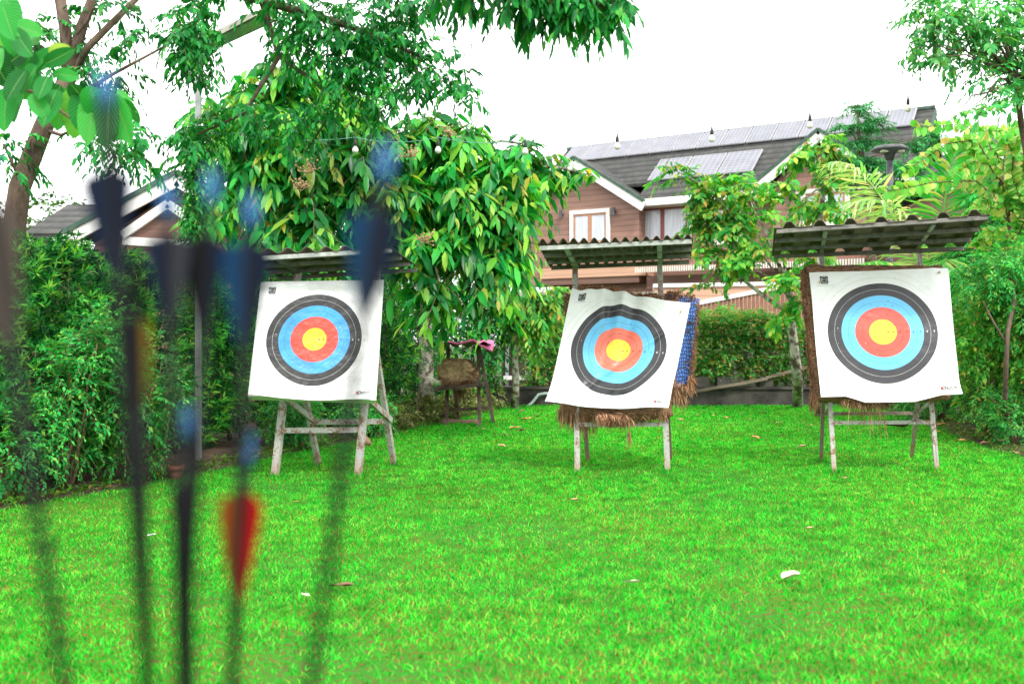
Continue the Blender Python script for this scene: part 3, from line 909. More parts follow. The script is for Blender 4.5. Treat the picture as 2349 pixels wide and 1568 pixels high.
# low weeds along the bed edges
M['weed'] = leafmat('weed_leaf', [(0, (.03, .14, .02)), (.6, (.07, .26, .03)), (.9, (.2, .33, .05)), (1, (.3, .16, .07))], .3, .5, 2.0, .5)
def weeds():
    rng = np.random.default_rng(8)
    P = []
    for k in range(7000):
        y = rng.uniform(5, 18.2)
        side = rng.random() < .5
        if side: x = float(XL(y)) - abs(rng.normal(0, .22)) + .06
        else: x = float(XR(y)) + abs(rng.normal(0, .5)) - .06
        P.append((x, y, .03 + .03 * rng.random()))
    P = np.array(P); n = len(P)
    D = nrm(np.stack([rng.normal(0, 1, n), rng.normal(0, 1, n), np.abs(rng.normal(.6, .5, n))], 1))
    return leaf_obj('weeds', P, D, nrm(rng.normal(0, .5, (n, 3)) + UPZ), rng.uniform(.03, .07, n), rng.uniform(.012, .03, n), M['weed'], None, False, .2, .2)
tag(weeds(), 'small low weeds growing where the lawn meets the soil', kind='stuff')

# ------------------------------------------------------------------ bark
M['bark'] = surf('brown_bark', (.07, .045, .035), (.20, .14, .105), 6, .9, .9, .03, stretch=(1, 1, .35))
M['bark_pale'] = surf('lichen_bark', (.12, .085, .06), (.55, .52, .45), 9, .9, .7, .02, lo=.42, hi=.58)
M['bark_dark'] = surf('dark_stem_bark', (.04, .03, .022), (.12, .085, .06), 9, .9, .6, .02)
M['twig'] = surf('twig_bark', (.10, .065, .04), (.24, .16, .10), 15, .9, .4, .01)

# ------------------------------------------------------------------ leaf kinds
M['podo'] = leafmat('narrow_hedge_leaf', [(0, (.004, .09, .03)), (.5, (.010, .19, .05)), (.8, (.03, .33, .06)), (1, (.12, .46, .07))], .25, .45, 1.9, .20, 1.4, .28)  # strong dark clumps put the hedge's deep shadows into the leaf colour
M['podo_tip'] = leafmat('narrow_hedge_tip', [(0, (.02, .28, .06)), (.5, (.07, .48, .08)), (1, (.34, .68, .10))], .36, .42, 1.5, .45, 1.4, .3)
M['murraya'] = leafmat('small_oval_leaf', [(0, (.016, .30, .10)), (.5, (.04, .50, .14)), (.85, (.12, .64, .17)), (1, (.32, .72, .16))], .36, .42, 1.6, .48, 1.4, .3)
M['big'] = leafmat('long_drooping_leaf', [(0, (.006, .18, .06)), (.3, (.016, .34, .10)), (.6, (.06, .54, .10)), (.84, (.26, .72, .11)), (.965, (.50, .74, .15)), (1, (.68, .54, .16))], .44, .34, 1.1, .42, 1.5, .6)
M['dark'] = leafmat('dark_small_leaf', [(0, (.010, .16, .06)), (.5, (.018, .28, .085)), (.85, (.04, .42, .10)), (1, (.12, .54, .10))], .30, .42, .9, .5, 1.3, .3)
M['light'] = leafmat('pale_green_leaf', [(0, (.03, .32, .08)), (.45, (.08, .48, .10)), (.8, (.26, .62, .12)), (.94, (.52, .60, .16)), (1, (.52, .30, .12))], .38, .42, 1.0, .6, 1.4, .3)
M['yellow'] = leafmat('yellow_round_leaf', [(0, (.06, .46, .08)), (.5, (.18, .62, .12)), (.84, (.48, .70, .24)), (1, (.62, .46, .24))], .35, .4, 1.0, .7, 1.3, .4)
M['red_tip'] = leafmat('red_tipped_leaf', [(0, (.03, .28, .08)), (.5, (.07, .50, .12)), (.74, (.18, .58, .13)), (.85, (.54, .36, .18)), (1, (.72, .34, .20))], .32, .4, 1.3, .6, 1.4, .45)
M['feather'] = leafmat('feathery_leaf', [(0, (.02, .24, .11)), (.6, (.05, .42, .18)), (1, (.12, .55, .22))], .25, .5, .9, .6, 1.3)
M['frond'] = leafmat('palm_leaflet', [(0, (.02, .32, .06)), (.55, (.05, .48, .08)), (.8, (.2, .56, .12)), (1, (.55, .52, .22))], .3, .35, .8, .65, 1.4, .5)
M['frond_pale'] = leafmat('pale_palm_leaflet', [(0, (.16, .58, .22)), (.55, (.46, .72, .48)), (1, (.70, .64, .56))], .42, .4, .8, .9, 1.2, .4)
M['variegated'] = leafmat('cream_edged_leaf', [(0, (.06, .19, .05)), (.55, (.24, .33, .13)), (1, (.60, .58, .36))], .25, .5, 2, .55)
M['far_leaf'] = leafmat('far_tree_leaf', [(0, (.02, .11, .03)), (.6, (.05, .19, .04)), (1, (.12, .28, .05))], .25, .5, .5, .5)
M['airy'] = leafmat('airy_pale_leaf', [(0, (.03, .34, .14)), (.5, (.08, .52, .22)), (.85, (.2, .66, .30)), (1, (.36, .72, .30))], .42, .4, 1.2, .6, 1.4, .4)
M['flower'] = surf('tan_flower', (.30, .19, .10), (.46, .31, .18), 30, .9, .3)

def blob(px, py, d, r):
    return (tuple(at(px, py, d)), r if isinstance(r, tuple) else (r, r, r))

def tree_limbs(mb, start, blobs, r0, r1, sag=.15, wob=.05, every=1):
    start = Vector(start)
    for c, r in blobs[::every]:
        e = Vector(c)
        p = curve_pts(start, e, (0, 0, sag * (e - start).length), 6, wob)
        mb.tube(p, taper(r0, r1, 6), 6)

def crown(name, parent, blobs, ntwig, length, nleaf, leafL, leafW, mat, droop=.5, ang=55, hang=.3, full=True, inner=.4, flat=0.0, upb=0.0, fold=.25, ld=.15, seed=1, twigs=True):
    rng = np.random.default_rng(seed)
    P, D = blob_pts(blobs, ntwig, rng, inner)
    D = D + rng.normal(0, .45, D.shape)
    D[:, 2] = D[:, 2] * (1 - flat) + upb
    D = nrm(D)
    ln = length * (.6 + .7 * rng.random(len(P)))
    P = P - D * ln[:, None] * .5
    a = sprays(P, D, ln, nleaf, leafL, leafW, droop, ang, hang, .25, rng)
    o = leaf_obj(name, *a, mat, parent, full, fold, ld)
    if twigs:
        t = np.array([0, .5, 1.0])
        V = []
        for i, tt in enumerate(t):
            c = P + D * ln[:, None] * tt - UPZ * (droop * ln[:, None] * tt * tt)
            w = (.006, .004, .002)[i] * (length / .4)
            V.append(c + np.array([w, 0, 0])); V.append(c + np.array([-w * .5, w * .87, 0])); V.append(c + np.array([-w * .5, -w * .87, 0]))
        V = np.stack(V, 1).reshape(-1, 3)
        b = (np.arange(len(P)) * 9)[:, None]
        qs = []
        for s_ in (0, 3):
            for k in range(3):
                k2 = (k + 1) % 3
                qs.append(b + np.array([[s_ + k, s_ + k2, s_ + 3 + k2, s_ + 3 + k]]))
        tw = np_mesh('twigs', V, [np.concatenate(qs)], M['twig'], parent)
        # twigs belong to the crown: one mesh
        me = o.data
        bm = bmesh.new(); bm.from_mesh(me)
        n0 = len(bm.faces)
        bm.from_mesh(tw.data)
        bm.faces.ensure_lookup_table()
        for f in bm.faces[n0:]:
            f.material_index = 1
        me.materials.append(M['twig'])
        bm.to_mesh(me); bm.free()
        d_ = tw.data
        bpy.data.objects.remove(tw); bpy.data.meshes.remove(d_)
    return o

# ------------------------------------------------------------------ narrow-leaved hedge shrubs
def podo_shrub(name, label, c, r, h, n, seed, group, bare=.25, tip=.22, leafL=.062):
    rng = np.random.default_rng(seed)
    root = thing(name, label, 'shrub', (c[0], c[1], 0), group=group)
    mb = MB()
    rs = random.Random(seed)
    for k in range(5):
        a = rs.uniform(0, 6.28)
        q = Vector((c[0] + math.cos(a) * r * .35, c[1] + math.sin(a) * r * .35, -.03))
        e = q + Vector((math.cos(a) * r * .35, math.sin(a) * r * .3, h * rs.uniform(.7, .95)))
        mb.tube(curve_pts(q, e, (0, 0, 0), 6, .04, rs), taper(.022, .006, 6), 6)
    mb.build('stem', M['bark_dark'], root, True)
    # tufts through the volume
    def tufts(n, lo, skin):
        z = rng.random(n) ** .9
        zz = bare * .25 + (h - bare * .25) * z
        prof = np.interp(z, [0, .12, .3, .8, 1], [.55, .85, 1, .95, .45])
        a = rng.uniform(0, 2 * np.pi, n)
        rad = (lo + (1 - lo) * rng.random(n) ** .5) * prof * r
        bumpy = 1 + .16 * np.sin(a * 3 + seed + z * 5) + .10 * np.sin(a * 7 - z * 11)
        rad = rad * bumpy * (1 if not skin else 1.06)
        P = np.stack([c[0] + np.cos(a) * rad, c[1] + np.sin(a) * rad, zz + .05 * np.sin(a * 5 + seed)], 1)
        D = nrm(np.stack([np.cos(a), np.sin(a), .55 + .6 * rng.random(n)], 1) + rng.normal(0, .35, (n, 3)))
        return P, D
    def tuft_leaves(P, D, k, L):
        n = len(P)
        A = nrm(np.cross(D, rng.normal(0, 1, (n, 3))))
        B = np.cross(D, A)
        th = (np.arange(k)[None, :] * 2.4 + rng.uniform(0, 6, (n, 1)))
        op = .55 + .5 * rng.random((n, k))
        d = D[:, None, :] * np.cos(op)[..., None] + (A[:, None, :] * np.cos(th)[..., None] + B[:, None, :] * np.sin(th)[..., None]) * np.sin(op)[..., None]
        st = P[:, None, :] + D[:, None, :] * (L * .9 * (rng.random((n, k, 1)) - .3))
        Nn = np.broadcast_to(D[:, None, :], d.shape)
        l = L * (.7 + .6 * rng.random(n * k))
        return st.reshape(-1, 3), d.reshape(-1, 3), Nn.reshape(-1, 3), l, l * .21
    P, D = tufts(int(n * (1 - tip) * .8), .5, False)
    leaf_obj('foliage', *tuft_leaves(P, D, 9, leafL), M['podo'], root, False, .1, .12)
    P, D = tufts(int(n * tip), .92, True)
    leaf_obj('new_growth', *tuft_leaves(P, D, 9, leafL * 1.05), M['podo_tip'], root, False, .1, .08)
    return root

hg = 'narrow-leaved shrubs of the long clipped hedge'
hed = [((-4.50, 7.35), .82, 2.14, 2900), ((-4.05, 8.35), .78, 2.0, 2800), ((-3.95, 9.35), .72, 1.98, 2600), ((-3.62, 10.5), .74, 1.95, 2300),
       ((-3.02, 11.6), .75, 2.05, 1900), ((-2.55, 12.8), .75, 2.1, 1700), ((-2.25, 14.3), .75, 2.15, 1500), ((-1.85, 16.0), .75, 2.15, 1300), ((-1.0, 17.2), .8, 2.2, 1200)]
hl = ['tall narrow-leaved hedge shrub behind the taupe arrow feather at the edge of the lawn',
      'tall narrow-leaved hedge shrub with bright tips, below the grey far roof',
      'narrow-leaved hedge shrub just beside the base of the lamp post',
      'narrow-leaved hedge shrub between the lamp post and the foam board',
      'dark narrow-leaved hedge shrub directly behind the foam board',
      'dark narrow-leaved hedge shrub seen past the rear leg of the foam board stand',
      'dark hedge shrub behind the lichen-barked slender trunk',
      'dark hedge shrub behind the old straw bale stand',
      'dark hedge shrub beyond the old straw bale stand, next to the far wall']
for i, ((c, r, h, n), lb) in enumerate(zip(hed, hl)):
    podo_shrub('hedge_shrub', lb, c, r, h, n, 20 + i, hg, leafL=.078 if i < 5 else .085)

# small-leaved bushes in front of the hedge
def oval_bush(label, c, r, h, n, seed, mat='murraya', leafL=.045, leafW=.024, group='small-leaved bushes in front of the hedge', nleaf=11, name='leafy_bush', ln=.22, stems=6):
    root = thing(name, label, 'bush', (c[0], c[1], 0), group=group)
    rs = random.Random(seed)
    mb = MB()
    bl = []
    for k in range(stems):
        a = rs.uniform(0, 6.28)
        e = Vector((c[0] + math.cos(a) * r * .6, c[1] + math.sin(a) * r * .6, h * rs.uniform(.5, .95)))
        mb.tube(curve_pts((c[0], c[1], -.03), e, (0, 0, .1), 6, .03, rs), taper(.014, .004, 6), 5)
        bl.append((tuple(e - Vector((0, 0, .05))), (r * .5, r * .5, h * .26)))
    bl.append(((c[0], c[1], h * .45), (r * .8, r * .8, h * .42)))
    mb.build('stem', M['twig'], root, True)
    crown('foliage', root, bl, n, ln, nleaf, leafL, leafW, M[mat], .35, 60, .1, full=False, inner=.5, seed=seed, upb=.15)
    return root
oval_bush('bright small-leaved bush leaning out of the hedge, near the terracotta pot', (-3.12, 8.15), .52, 1.25, 620, 41)
oval_bush('small-leaved bush low at the very edge of the lawn, under the hedge', (-3.72, 7.25), .60, 1.05, 760, 42)
oval_bush('small-leaved bush with long bright shoots in the middle of the near hedge', (-3.45, 7.75), .48, 1.42, 560, 43)
oval_bush('spiky yellow-green bush under the foam board, between its legs', (-2.35, 10.9), .42, .62, 340, 44)
oval_bush('low bush beside the rear leg of the foam board stand', (-1.75, 12.2), .40, .60, 260, 45)

vg = 'cream-leaved low plants along the border'
for i, (px, py, r, h, lb) in enumerate([(905, 985, .30, .38, 'cream-leaved low plant just past the rear leg of the foam board stand'),
        (955, 972, .34, .45, 'cream-leaved low plant in front of the lichen-barked trunk'),
        (1010, 962, .32, .42, 'cream-leaved low plant between the slender trunk and the old bale stand'),
        (1085, 948, .34, .50, 'cream-leaved low plant under the old straw bale stand'),
        (1125, 940, .34, .55, 'tallest cream-leaved low plant, between the old bale stand and the far curb')]):
    g = ground_at(px, py)
    oval_bush(lb, (g.x, g.y), r, h, 150, 60 + i, 'variegated', .05, .03, vg, 9, 'low_plant', .16, 4)

# ------------------------------------------------------------------ trees
def tree(name, label, base, trunk_pts, radii, blobs, limb0, limb1, leaf, group=None, bark='bark', limb_from=None, seed=3, limb_every=1, extra=None, wob=.05, sag=.12):
    root = thing(name, label, 'tree', tuple(base), group=group)
    mb = MB()
    mb.tube(trunk_pts, radii, 10)
    s = limb_from if limb_from is not None else trunk_pts[-1]
    random.seed(seed)
    tree_limbs(mb, s, blobs, limb0, limb1, sag, wob, limb_every)
    for e in (extra or []):
        mb.tube(*e)
    mb.build('trunk', M[bark], root, True)
    crown('crown', root, blobs, seed=seed, **leaf)
    return root

# long-leaved tree behind the foam board: its hanging leaves fill the middle
bigb = [blob(560, 300, 11.4, (.55, .5, .5)), blob(640, 235, 11.6, (.5, .5, .5)), blob(620, 380, 11.6, (.7, .6, .6)), blob(540, 430, 11.5, (.45, .5, .5)), blob(720, 300, 11.6, (.65, .6, .5)), blob(800, 250, 12, (.6, .6, .5)),
        blob(830, 390, 11.8, (.75, .7, .65)), blob(700, 480, 11.4, (.75, .6, .55)), blob(620, 520, 11.3, (.5, .5, .35)), blob(930, 320, 12, (.6, .6, .45)), blob(930, 470, 11.8, (.75, .7, .7)),
        blob(1040, 330, 12.2, (.65, .6, .45)), blob(1060, 440, 12, (.75, .7, .7)), blob(1170, 370, 12.2, (.65, .6, .45)), blob(1245, 365, 12.3, (.45, .5, .32)), blob(1140, 470, 12, (.6, .7, .6)), blob(1280, 385, 12.2, (.36, .45, .32)),
        blob(840, 540, 11.6, (.6, .5, .5)), blob(990, 580, 11.6, (.6, .5, .55)), blob(1110, 560, 11.8, (.6, .6, .55)), blob(1165, 560, 12, (.36, .4, .42)), blob(1010, 650, 11.4, (.45, .4, .3)),
        blob(1110, 640, 11.6, (.45, .4, .34)), blob(930, 650, 11.6, (.25, .3, .28)), blob(1140, 700, 11.5, (.2, .2, .16)), blob(1010, 705, 11.4, (.25, .3, .15)), blob(500, 500, 11.3, (.35, .4, .35)), blob(1352, 440, 12.1, (.16, .2, .32))]
bigb = [(c, tuple(max(.16, x - .17) for x in r)) for c, r in bigb if not (c[0] > .42 and c[2] < 3.1)]
bigb += [blob(690, 175, 11.6, (.3, .3, .2)), blob(760, 185, 11.8, (.3, .3, .2)), blob(860, 300, 11.8, (.3, .3, .25)), blob(980, 275, 12, (.25, .3, .16)), blob(1075, 285, 12, (.25, .3, .14)), blob(1200, 330, 12.1, (.22, .3, .14)), blob(480, 240, 11.4, (.25, .3, .2)), blob(1160, 600, 11.9, (.2, .3, .2)), blob(560, 215, 11.4, (.25, .3, .2)), blob(620, 150, 11.6, (.2, .3, .14))]
bigb += [blob(1345, 400, 12.1, (.06, .2, .16)), blob(1200, 430, 12, (.15, .3, .2))]
bt = ground_at(975, 956)
tp = [bt + Vector((0, 0, -.05)), bt + Vector((.02, 0, .8)), bt + Vector((-.02, -.1, 1.6)), at(968, 560, 14.2), at(900, 480, 12.8)]
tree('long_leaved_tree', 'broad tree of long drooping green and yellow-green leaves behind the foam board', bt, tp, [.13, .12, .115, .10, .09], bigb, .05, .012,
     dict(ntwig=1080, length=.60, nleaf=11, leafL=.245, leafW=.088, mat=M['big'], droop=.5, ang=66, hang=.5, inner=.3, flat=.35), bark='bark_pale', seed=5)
# flower clusters
lt = bpy.data.objects['long_leaved_tree']
rs = random.Random(3)
for (px, py) in ((710, 385), (1030, 300), (940, 350), (975, 545), (690, 425)):
    mb = MB()
    c0 = at(px, py, 11.0)
    for k in range(34):
        q = c0 + Vector((rs.gauss(0, .06), rs.gauss(0, .05), rs.gauss(0, .04)))
        mb.lathe([(.002, -.012), (.011, -.004), (.010, .006), (.002, .012)], q, 5)
        mb.tube([c0 + Vector((0, 0, -.05)), q], .003, 3)
    mb.build('flower_cluster', M['flower'], lt)

# leaning small-leaved tree at the edge, forked high, its dark branches hang over the lawn
lean_b = [blob(60, 120, 8.4, (.5, .5, .35)), blob(30, 340, 8.0, (.25, .3, .25)), blob(250, 175, 8.2, (.35, .3, .26)), blob(310, 330, 8.1, (.26, .3, .3)), blob(330, 380, 8.0, (.14, .2, .14)), blob(225, 325, 8.2, (.3, .3, .2)),
          blob(150, 90, 8.4, (.3, .3, .3)), blob(10, 60, 8.2, (.3, .3, .3)), blob(300, 90, 8.2, (.22, .25, .16)), blob(240, 20, 8.2, (.35, .3, .14))]
can_b = [blob(430, 60, 8.0, (.26, .35, .36)), blob(450, 130, 8.0, (.2, .3, .22)), blob(520, -30, 8.0, (.30, .4, .10)), blob(660, -5, 8.0, (.22, .4, .2)), blob(700, 60, 8.2, (.4, .4, .35)), blob(760, 120, 8.2, (.35, .35, .36)), blob(830, 40, 8.2, (.45, .4, .3)), blob(860, 110, 8.2, (.34, .34, .3)),
         blob(800, 190, 8.2, (.3, .3, .25)), blob(940, 70, 8.3, (.22, .3, .3)), blob(960, 140, 8.3, (.26, .3, .26)), blob(1020, 170, 8.3, (.26, .3, .2)), blob(1060, 205, 8.3, (.16, .2, .14)), blob(880, 220, 8.3, (.35, .3, .2)), blob(740, 250, 8.4, (.22, .3, .16)),
         blob(560, 255, 8.4, (.30, .3, .16)), blob(460, 300, 8.3, (.28, .3, .24)), blob(420, 340, 8.3, (.16, .2, .22)), blob(650, 290, 8.4, (.35, .3, .22)), blob(1040, 120, 8.3, (.12, .15, .10)), blob(930, 10, 8.3, (.3, .3, .16)), blob(1000, -5, 8.3, (.25, .3, .12)), blob(600, 10, 8.2, (.2, .3, .10))]
b0 = Vector((at(20, 450, 8.2).x - .12, 8.25, 0))
trunk = [b0 + Vector((0, 0, -.05)), b0 + Vector((.02, 0, 1.2)), at(45, 430, 8.2), at(100, 290, 8.2), at(160, 170, 8.2)]
rad = [.11, .10, .085, .075, .066]
ex = [([at(158, 180, 8.2), at(150, 70, 8.2), at(128, -60, 8.2)], [.055, .05, .045], 8),
      ([at(162, 165, 8.2), at(188, 60, 8.2), at(240, -70, 8.2)], [.05, .045, .035], 8),
      ([at(150, 200, 8.2), at(200, 110, 8.2), at(330, -20, 8.1)], [.035, .03, .022], 7),
      ([at(60, 400, 8.2), at(40, 400, 8.1), at(8, 330, 8.0)], [.02, .015, .01], 6),
      ([at(95, 295, 8.2), at(140, 310, 8.15), at(185, 290, 8.1)], [.018, .014, .008], 6),
      ([at(140, 245, 8.2), at(250, 175, 8.1), at(390, 100, 8.05)], [.022, .016, .008], 6),
      ([at(240, -60, 8.2), at(430, -40, 8.1), at(600, 0, 8.1), at(800, 60, 8.2), at(990, 140, 8.3)], [.05, .045, .04, .028, .01], 8),
      ([at(600, 0, 8.1), at(640, 130, 8.2), at(560, 260, 8.4), at(450, 310, 8.3)], [.03, .022, .015, .008], 6),
      ([at(640, 130, 8.2), at(780, 230, 8.4), at(700, 350, 8.5)], [.018, .015, .008], 6)]
lr = tree('leaning_tree', 'leaning forked tree with bare brown trunk and dark small leaves hanging high over the lawn', b0, trunk, rad, lean_b + can_b[:2], .018, .005,
     dict(ntwig=330, length=.26, nleaf=11, leafL=.075, leafW=.036, mat=M['dark'], droop=.5, ang=55, hang=.5, inner=.2, flat=.3), seed=6, extra=ex, limb_every=3, limb_from=at(150, 150, 8.2))
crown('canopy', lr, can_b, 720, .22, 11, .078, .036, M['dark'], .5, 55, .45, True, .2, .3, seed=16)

# climbing vine round the lamp post
vb = thing('climbing_vine', 'leafy vine climbing the upper half of the grey lamp post', 'vine', tuple(at(448, 600, 9.55)))
vbl = [blob(446, y, 9.6, (.13, .12, .14)) for y in range(300, 600, 24)]
crown('foliage', vb, vbl, 330, .2, 9, .065, .036, M['murraya'], .5, 60, .4, False, .2, seed=21)
mb = MB(); mb.tube([at(452 + 5 * math.sin(y * .06), y, 9.66 + .03 * math.cos(y * .06)) for y in range(290, 1060, 20)], .009, 5); mb.build('stem', M['twig'], vb, True)

# branch reaching in over the top of the view
ob = thing('overhanging_tree', 'overhanging branch of large dark pointed leaves against the white sky', 'tree', (-4.75, 4.7, 0))
mb = MB()
mb.tube([Vector((-4.75, 4.7, -.05)), Vector((-4.7, 4.7, 1.5)), Vector((-4.5, 4.8, 3.2)), Vector((-3.4, 5.2, 4.9)), Vector((-1.4, 5.8, 5.6)), at(1080, -850, 6.4), at(1110, -420, 6.2), at(1150, -150, 5.7), at(1240, -40, 5.5), at(1380, 10, 5.4), at(1445, 45, 5.4)], [.15, .14, .125, .11, .09, .07, .055, .035, .022, .014, .006], 8)
mb.tube([at(1130, -230, 5.9), at(1040, -70, 5.6), at(1010, -10, 5.5)], [.025, .014, .006], 6)
mb.build('branch', M['bark'], ob, True)
obl = [blob(1030, -15, 5.5, (.10, .2, .08)), blob(1090, 0, 5.5, (.13, .2, .10)), blob(1150, 5, 5.5, (.15, .22, .11)), blob(1220, 12, 5.5, (.16, .24, .13)), blob(1290, 20, 5.5, (.16, .24, .14)), blob(1350, 25, 5.4, (.15, .22, .13)), blob(1405, 28, 5.4, (.12, .2, .11)), blob(1435, 50, 5.4, (.06, .1, .07)), blob(1330, 55, 5.4, (.12, .15, .08)), blob(1260, 35, 5.5, (.2, .2, .08))]
obl = [((c[0], c[1], c[2] + .085), r) for c, r in obl]
crown('foliage', ob, obl, 150, .20, 8, .105, .040, M['dark'], .55, 50, .75, True, .2, .4, seed=23, ld=.1)

# close branch of big ribbed leaves
def ribbed_leaf_material():
    m, nt, bs, out = newmat('ribbed_big_leaf')
    uv = nt.nodes.new('ShaderNodeUVMap'); uv.uv_map = 'UVMap'
    sp = nt.nodes.new('ShaderNodeSeparateXYZ'); nt.links.new(uv.outputs[0], sp.inputs[0])
    ax = mth(nt, 'ABSOLUTE', mth(nt, 'SUBTRACT', sp.outputs[0], .5))
    ph = mth(nt, 'SUBTRACT', mth(nt, 'MULTIPLY', sp.outputs[1], 11.0), mth(nt, 'MULTIPLY', ax, 7.0))
    fr = mth(nt, 'ABSOLUTE', mth(nt, 'SUBTRACT', mth(nt, 'FRACT', ph), .5))
    vein = mth(nt, 'LESS_THAN', fr, .075)
    mid = mth(nt, 'LESS_THAN', ax, .022)
    v = mth(nt, 'MAXIMUM', mth(nt, 'MULTIPLY', vein, .55), mid)
    geo = nt.nodes.new('ShaderNodeNewGeometry')
    r = ramp(nt, [(0, (.005, .10, .022)), (.3, (.010, .20, .035)), (.6, (.022, .32, .05)), (.85, (.07, .43, .07)), (.95, (.18, .48, .07)), (1, (.48, .44, .04))])
    nt.links.new(geo.outputs['Random Per Island'], r.inputs[0])
    c = mixc(nt, r.outputs[0], (.16, .34, .10), v)
    nt.links.new(c, bs.inputs['Base Color'])
    bs.inputs['Roughness'].default_value = .42; bs.inputs['Specular IOR Level'].default_value = .14
    bump(nt, bs, mth(nt, 'SUBTRACT', 1.0, mth(nt, 'MULTIPLY', fr, 2)), .4, .004)
    tr = nt.nodes.new('ShaderNodeBsdfTranslucent')
    nt.links.new(mixc(nt, c, (1.5, 1.5, .7), 1, 'MULTIPLY'), tr.inputs[0])
    mx = nt.nodes.new('ShaderNodeMixShader'); mx.inputs[0].default_value = .28
    nt.links.new(bs.outputs[0], mx.inputs[1]); nt.links.new(tr.outputs[0], mx.inputs[2]); nt.links.new(mx.outputs[0], out.inputs[0])
    return m
M['ribbed'] = ribbed_leaf_material()
br = thing('ribbed_leaf_branch', 'close branch of large ribbed bright green leaves in the top corner', 'branch', tuple(at(-180, 60, 4.3)))
mb = MB()
mb.tube([at(-420, -60, 4.8), at(-160, 110, 4.4), at(-20, 180, 4.2), at(85, 215, 4.1), at(160, 270, 4.05), at(245, 325, 4.0)], [.03, .02, .012, .008, .006, .003], 7)
mb.tube([at(-160, 110, 4.4), at(-60, 60, 4.2), at(30, 20, 4.1)], [.012, .008, .004], 6)
mb.tube([at(-20, 180, 4.2), at(60, 150, 4.1), at(150, 120, 4.1)], [.007, .005, .003], 6)
mb.build('branch', M['twig'], br, True)
V, UV, Q = [], [], []
rs = random.Random(12)
LV = [((20, 30), (30, 130), 30, 0), ((5, 10), (28, 90), 34, 0), ((70, 165), (135, 105), 28, 0), ((60, 160), (8, 230), 34, 0), ((85, 150), (40, 215), 30, 0), ((100, 150), (170, 112), 22, 1), ((75, 130), (20, 60), 30, 1),
      ((95, 170), (70, 250), 32, 1), ((110, 175), (85, 225), 24, 1), ((40, 185), (25, 275), 34, 0), ((15, 200), (5, 300), 34, 0), ((130, 205), (95, 285), 30, 0), ((150, 200), (125, 300), 36, 0),
      ((175, 205), (150, 285), 36, 0), ((195, 205), (180, 300), 36, 1), ((205, 195), (228, 280), 36, 0), ((220, 210), (195, 330), 38, 0), ((235, 205), (258, 320), 40, 1), ((255, 210), (238, 340), 36, 0), ((262, 215), (295, 330), 36, 0),
      ((282, 225), (322, 285), 16, 2), ((160, 190), (205, 245), 26, 0), ((120, 170), (185, 175), 20, 1), ((55, 120), (10, 150), 32, 0), ((70, 215), (110, 275), 26, 0), ((0, 110), (-40, 200), 34, 0), ((20, 150), (60, 230), 34, 0), ((110, 120), (165, 110), 22, 0), ((270, 205), (310, 255), 12, 2), ((90, 100), (60, 80), 26, 0),
      ((10, -10), (45, 70), 36, 0), ((-10, 30), (10, 110), 36, 1), ((30, 60), (95, 75), 30, 0), ((-20, 130), (22, 200), 38, 0), ((45, 165), (100, 130), 30, 1), ((140, 195), (110, 250), 34, 1), ((215, 200), (240, 300), 38, 0), ((185, 200), (165, 320), 38, 0), ((245, 215), (275, 325), 36, 1)]
nu, nv = 6, 12
for i, ((x0, y0), (x1, y1), wd, kd) in enumerate(LV):
    d0 = 4.0 + rs.uniform(-.12, .16); d1_ = d0 + rs.uniform(-.12, .10)
    a, b_ = at(x0, y0, d0), at(x1, y1, d1_)
    ax = b_ - a; L = ax.length; T = ax.normalized()
    yaw = rs.uniform(-.4, .4)
    S = T.cross(Vector((math.sin(yaw), -math.cos(yaw), rs.uniform(-.2, .3)))).normalized()
    Nn = S.cross(T)
    w = wd / FOC * d0 * .98
    base = len(V)
    for j in range(nv + 1):
        t = j / nv
        prof = (math.sin(math.pi * min(1, t ** .85)) ** .62) if 0 < t < 1 else 0.0
        for k in range(nu + 1):
            s_ = (k / nu - .5) * 2
            p = a + T * (L * t) + S * (w * prof * s_ * .5 * 1.7) + Nn * (w * .22 * abs(s_) * prof - .10 * L * t * t + .015 * L * math.sin(9 * t) * abs(s_))
            V.append(tuple(p)); UV.append((k / nu, t))
    for j in range(nv):
        for k in range(nu):
            q = base + j * (nu + 1) + k
            Q.append((q, q + 1, q + nu + 2, q + nu + 1))
np_mesh('foliage', np.array(V), [np.array(Q)], M['ribbed'], br, True, np.array(UV))

# slender young trees by the far curb
st = ground_at(1831, 932)
star_b = [blob(1800, 640, 15.6, (.35, .4, .2)), blob(1785, 735, 15.6, (.22, .3, .12)), blob(1830, 690, 15.8, (.25, .3, .2)), blob(1850, 580, 16, (.4, .4, .3)),
          blob(1740, 575, 16.2, (.4, .4, .25)), blob(1670, 600, 16.4, (.35, .4, .2))]
tb2 = [blob(1535, 385, 16.5, (.28, .3, .16)), blob(1575, 405, 16.5, (.28, .3, .2)), blob(1620, 440, 16.5, (.45, .4, .3)), blob(1700, 440, 16.5, (.45, .4, .35)), blob(1640, 510, 16.5, (.5, .4, .4)), blob(1720, 510, 16.6, (.5, .4, .35)), blob(1690, 410, 16.6, (.25, .3, .16)),
       blob(1760, 450, 16.6, (.28, .3, .2)), blob(1620, 570, 16.6, (.3, .4, .25)), blob(1690, 600, 16.6, (.4, .4, .2)), blob(1800, 430, 16.8, (.25, .3, .2)), blob(1610, 650, 16.6, (.22, .3, .1)), blob(1850, 470, 16.8, (.4, .4, .22)), blob(1910, 470, 16.8, (.22, .3, .16))]
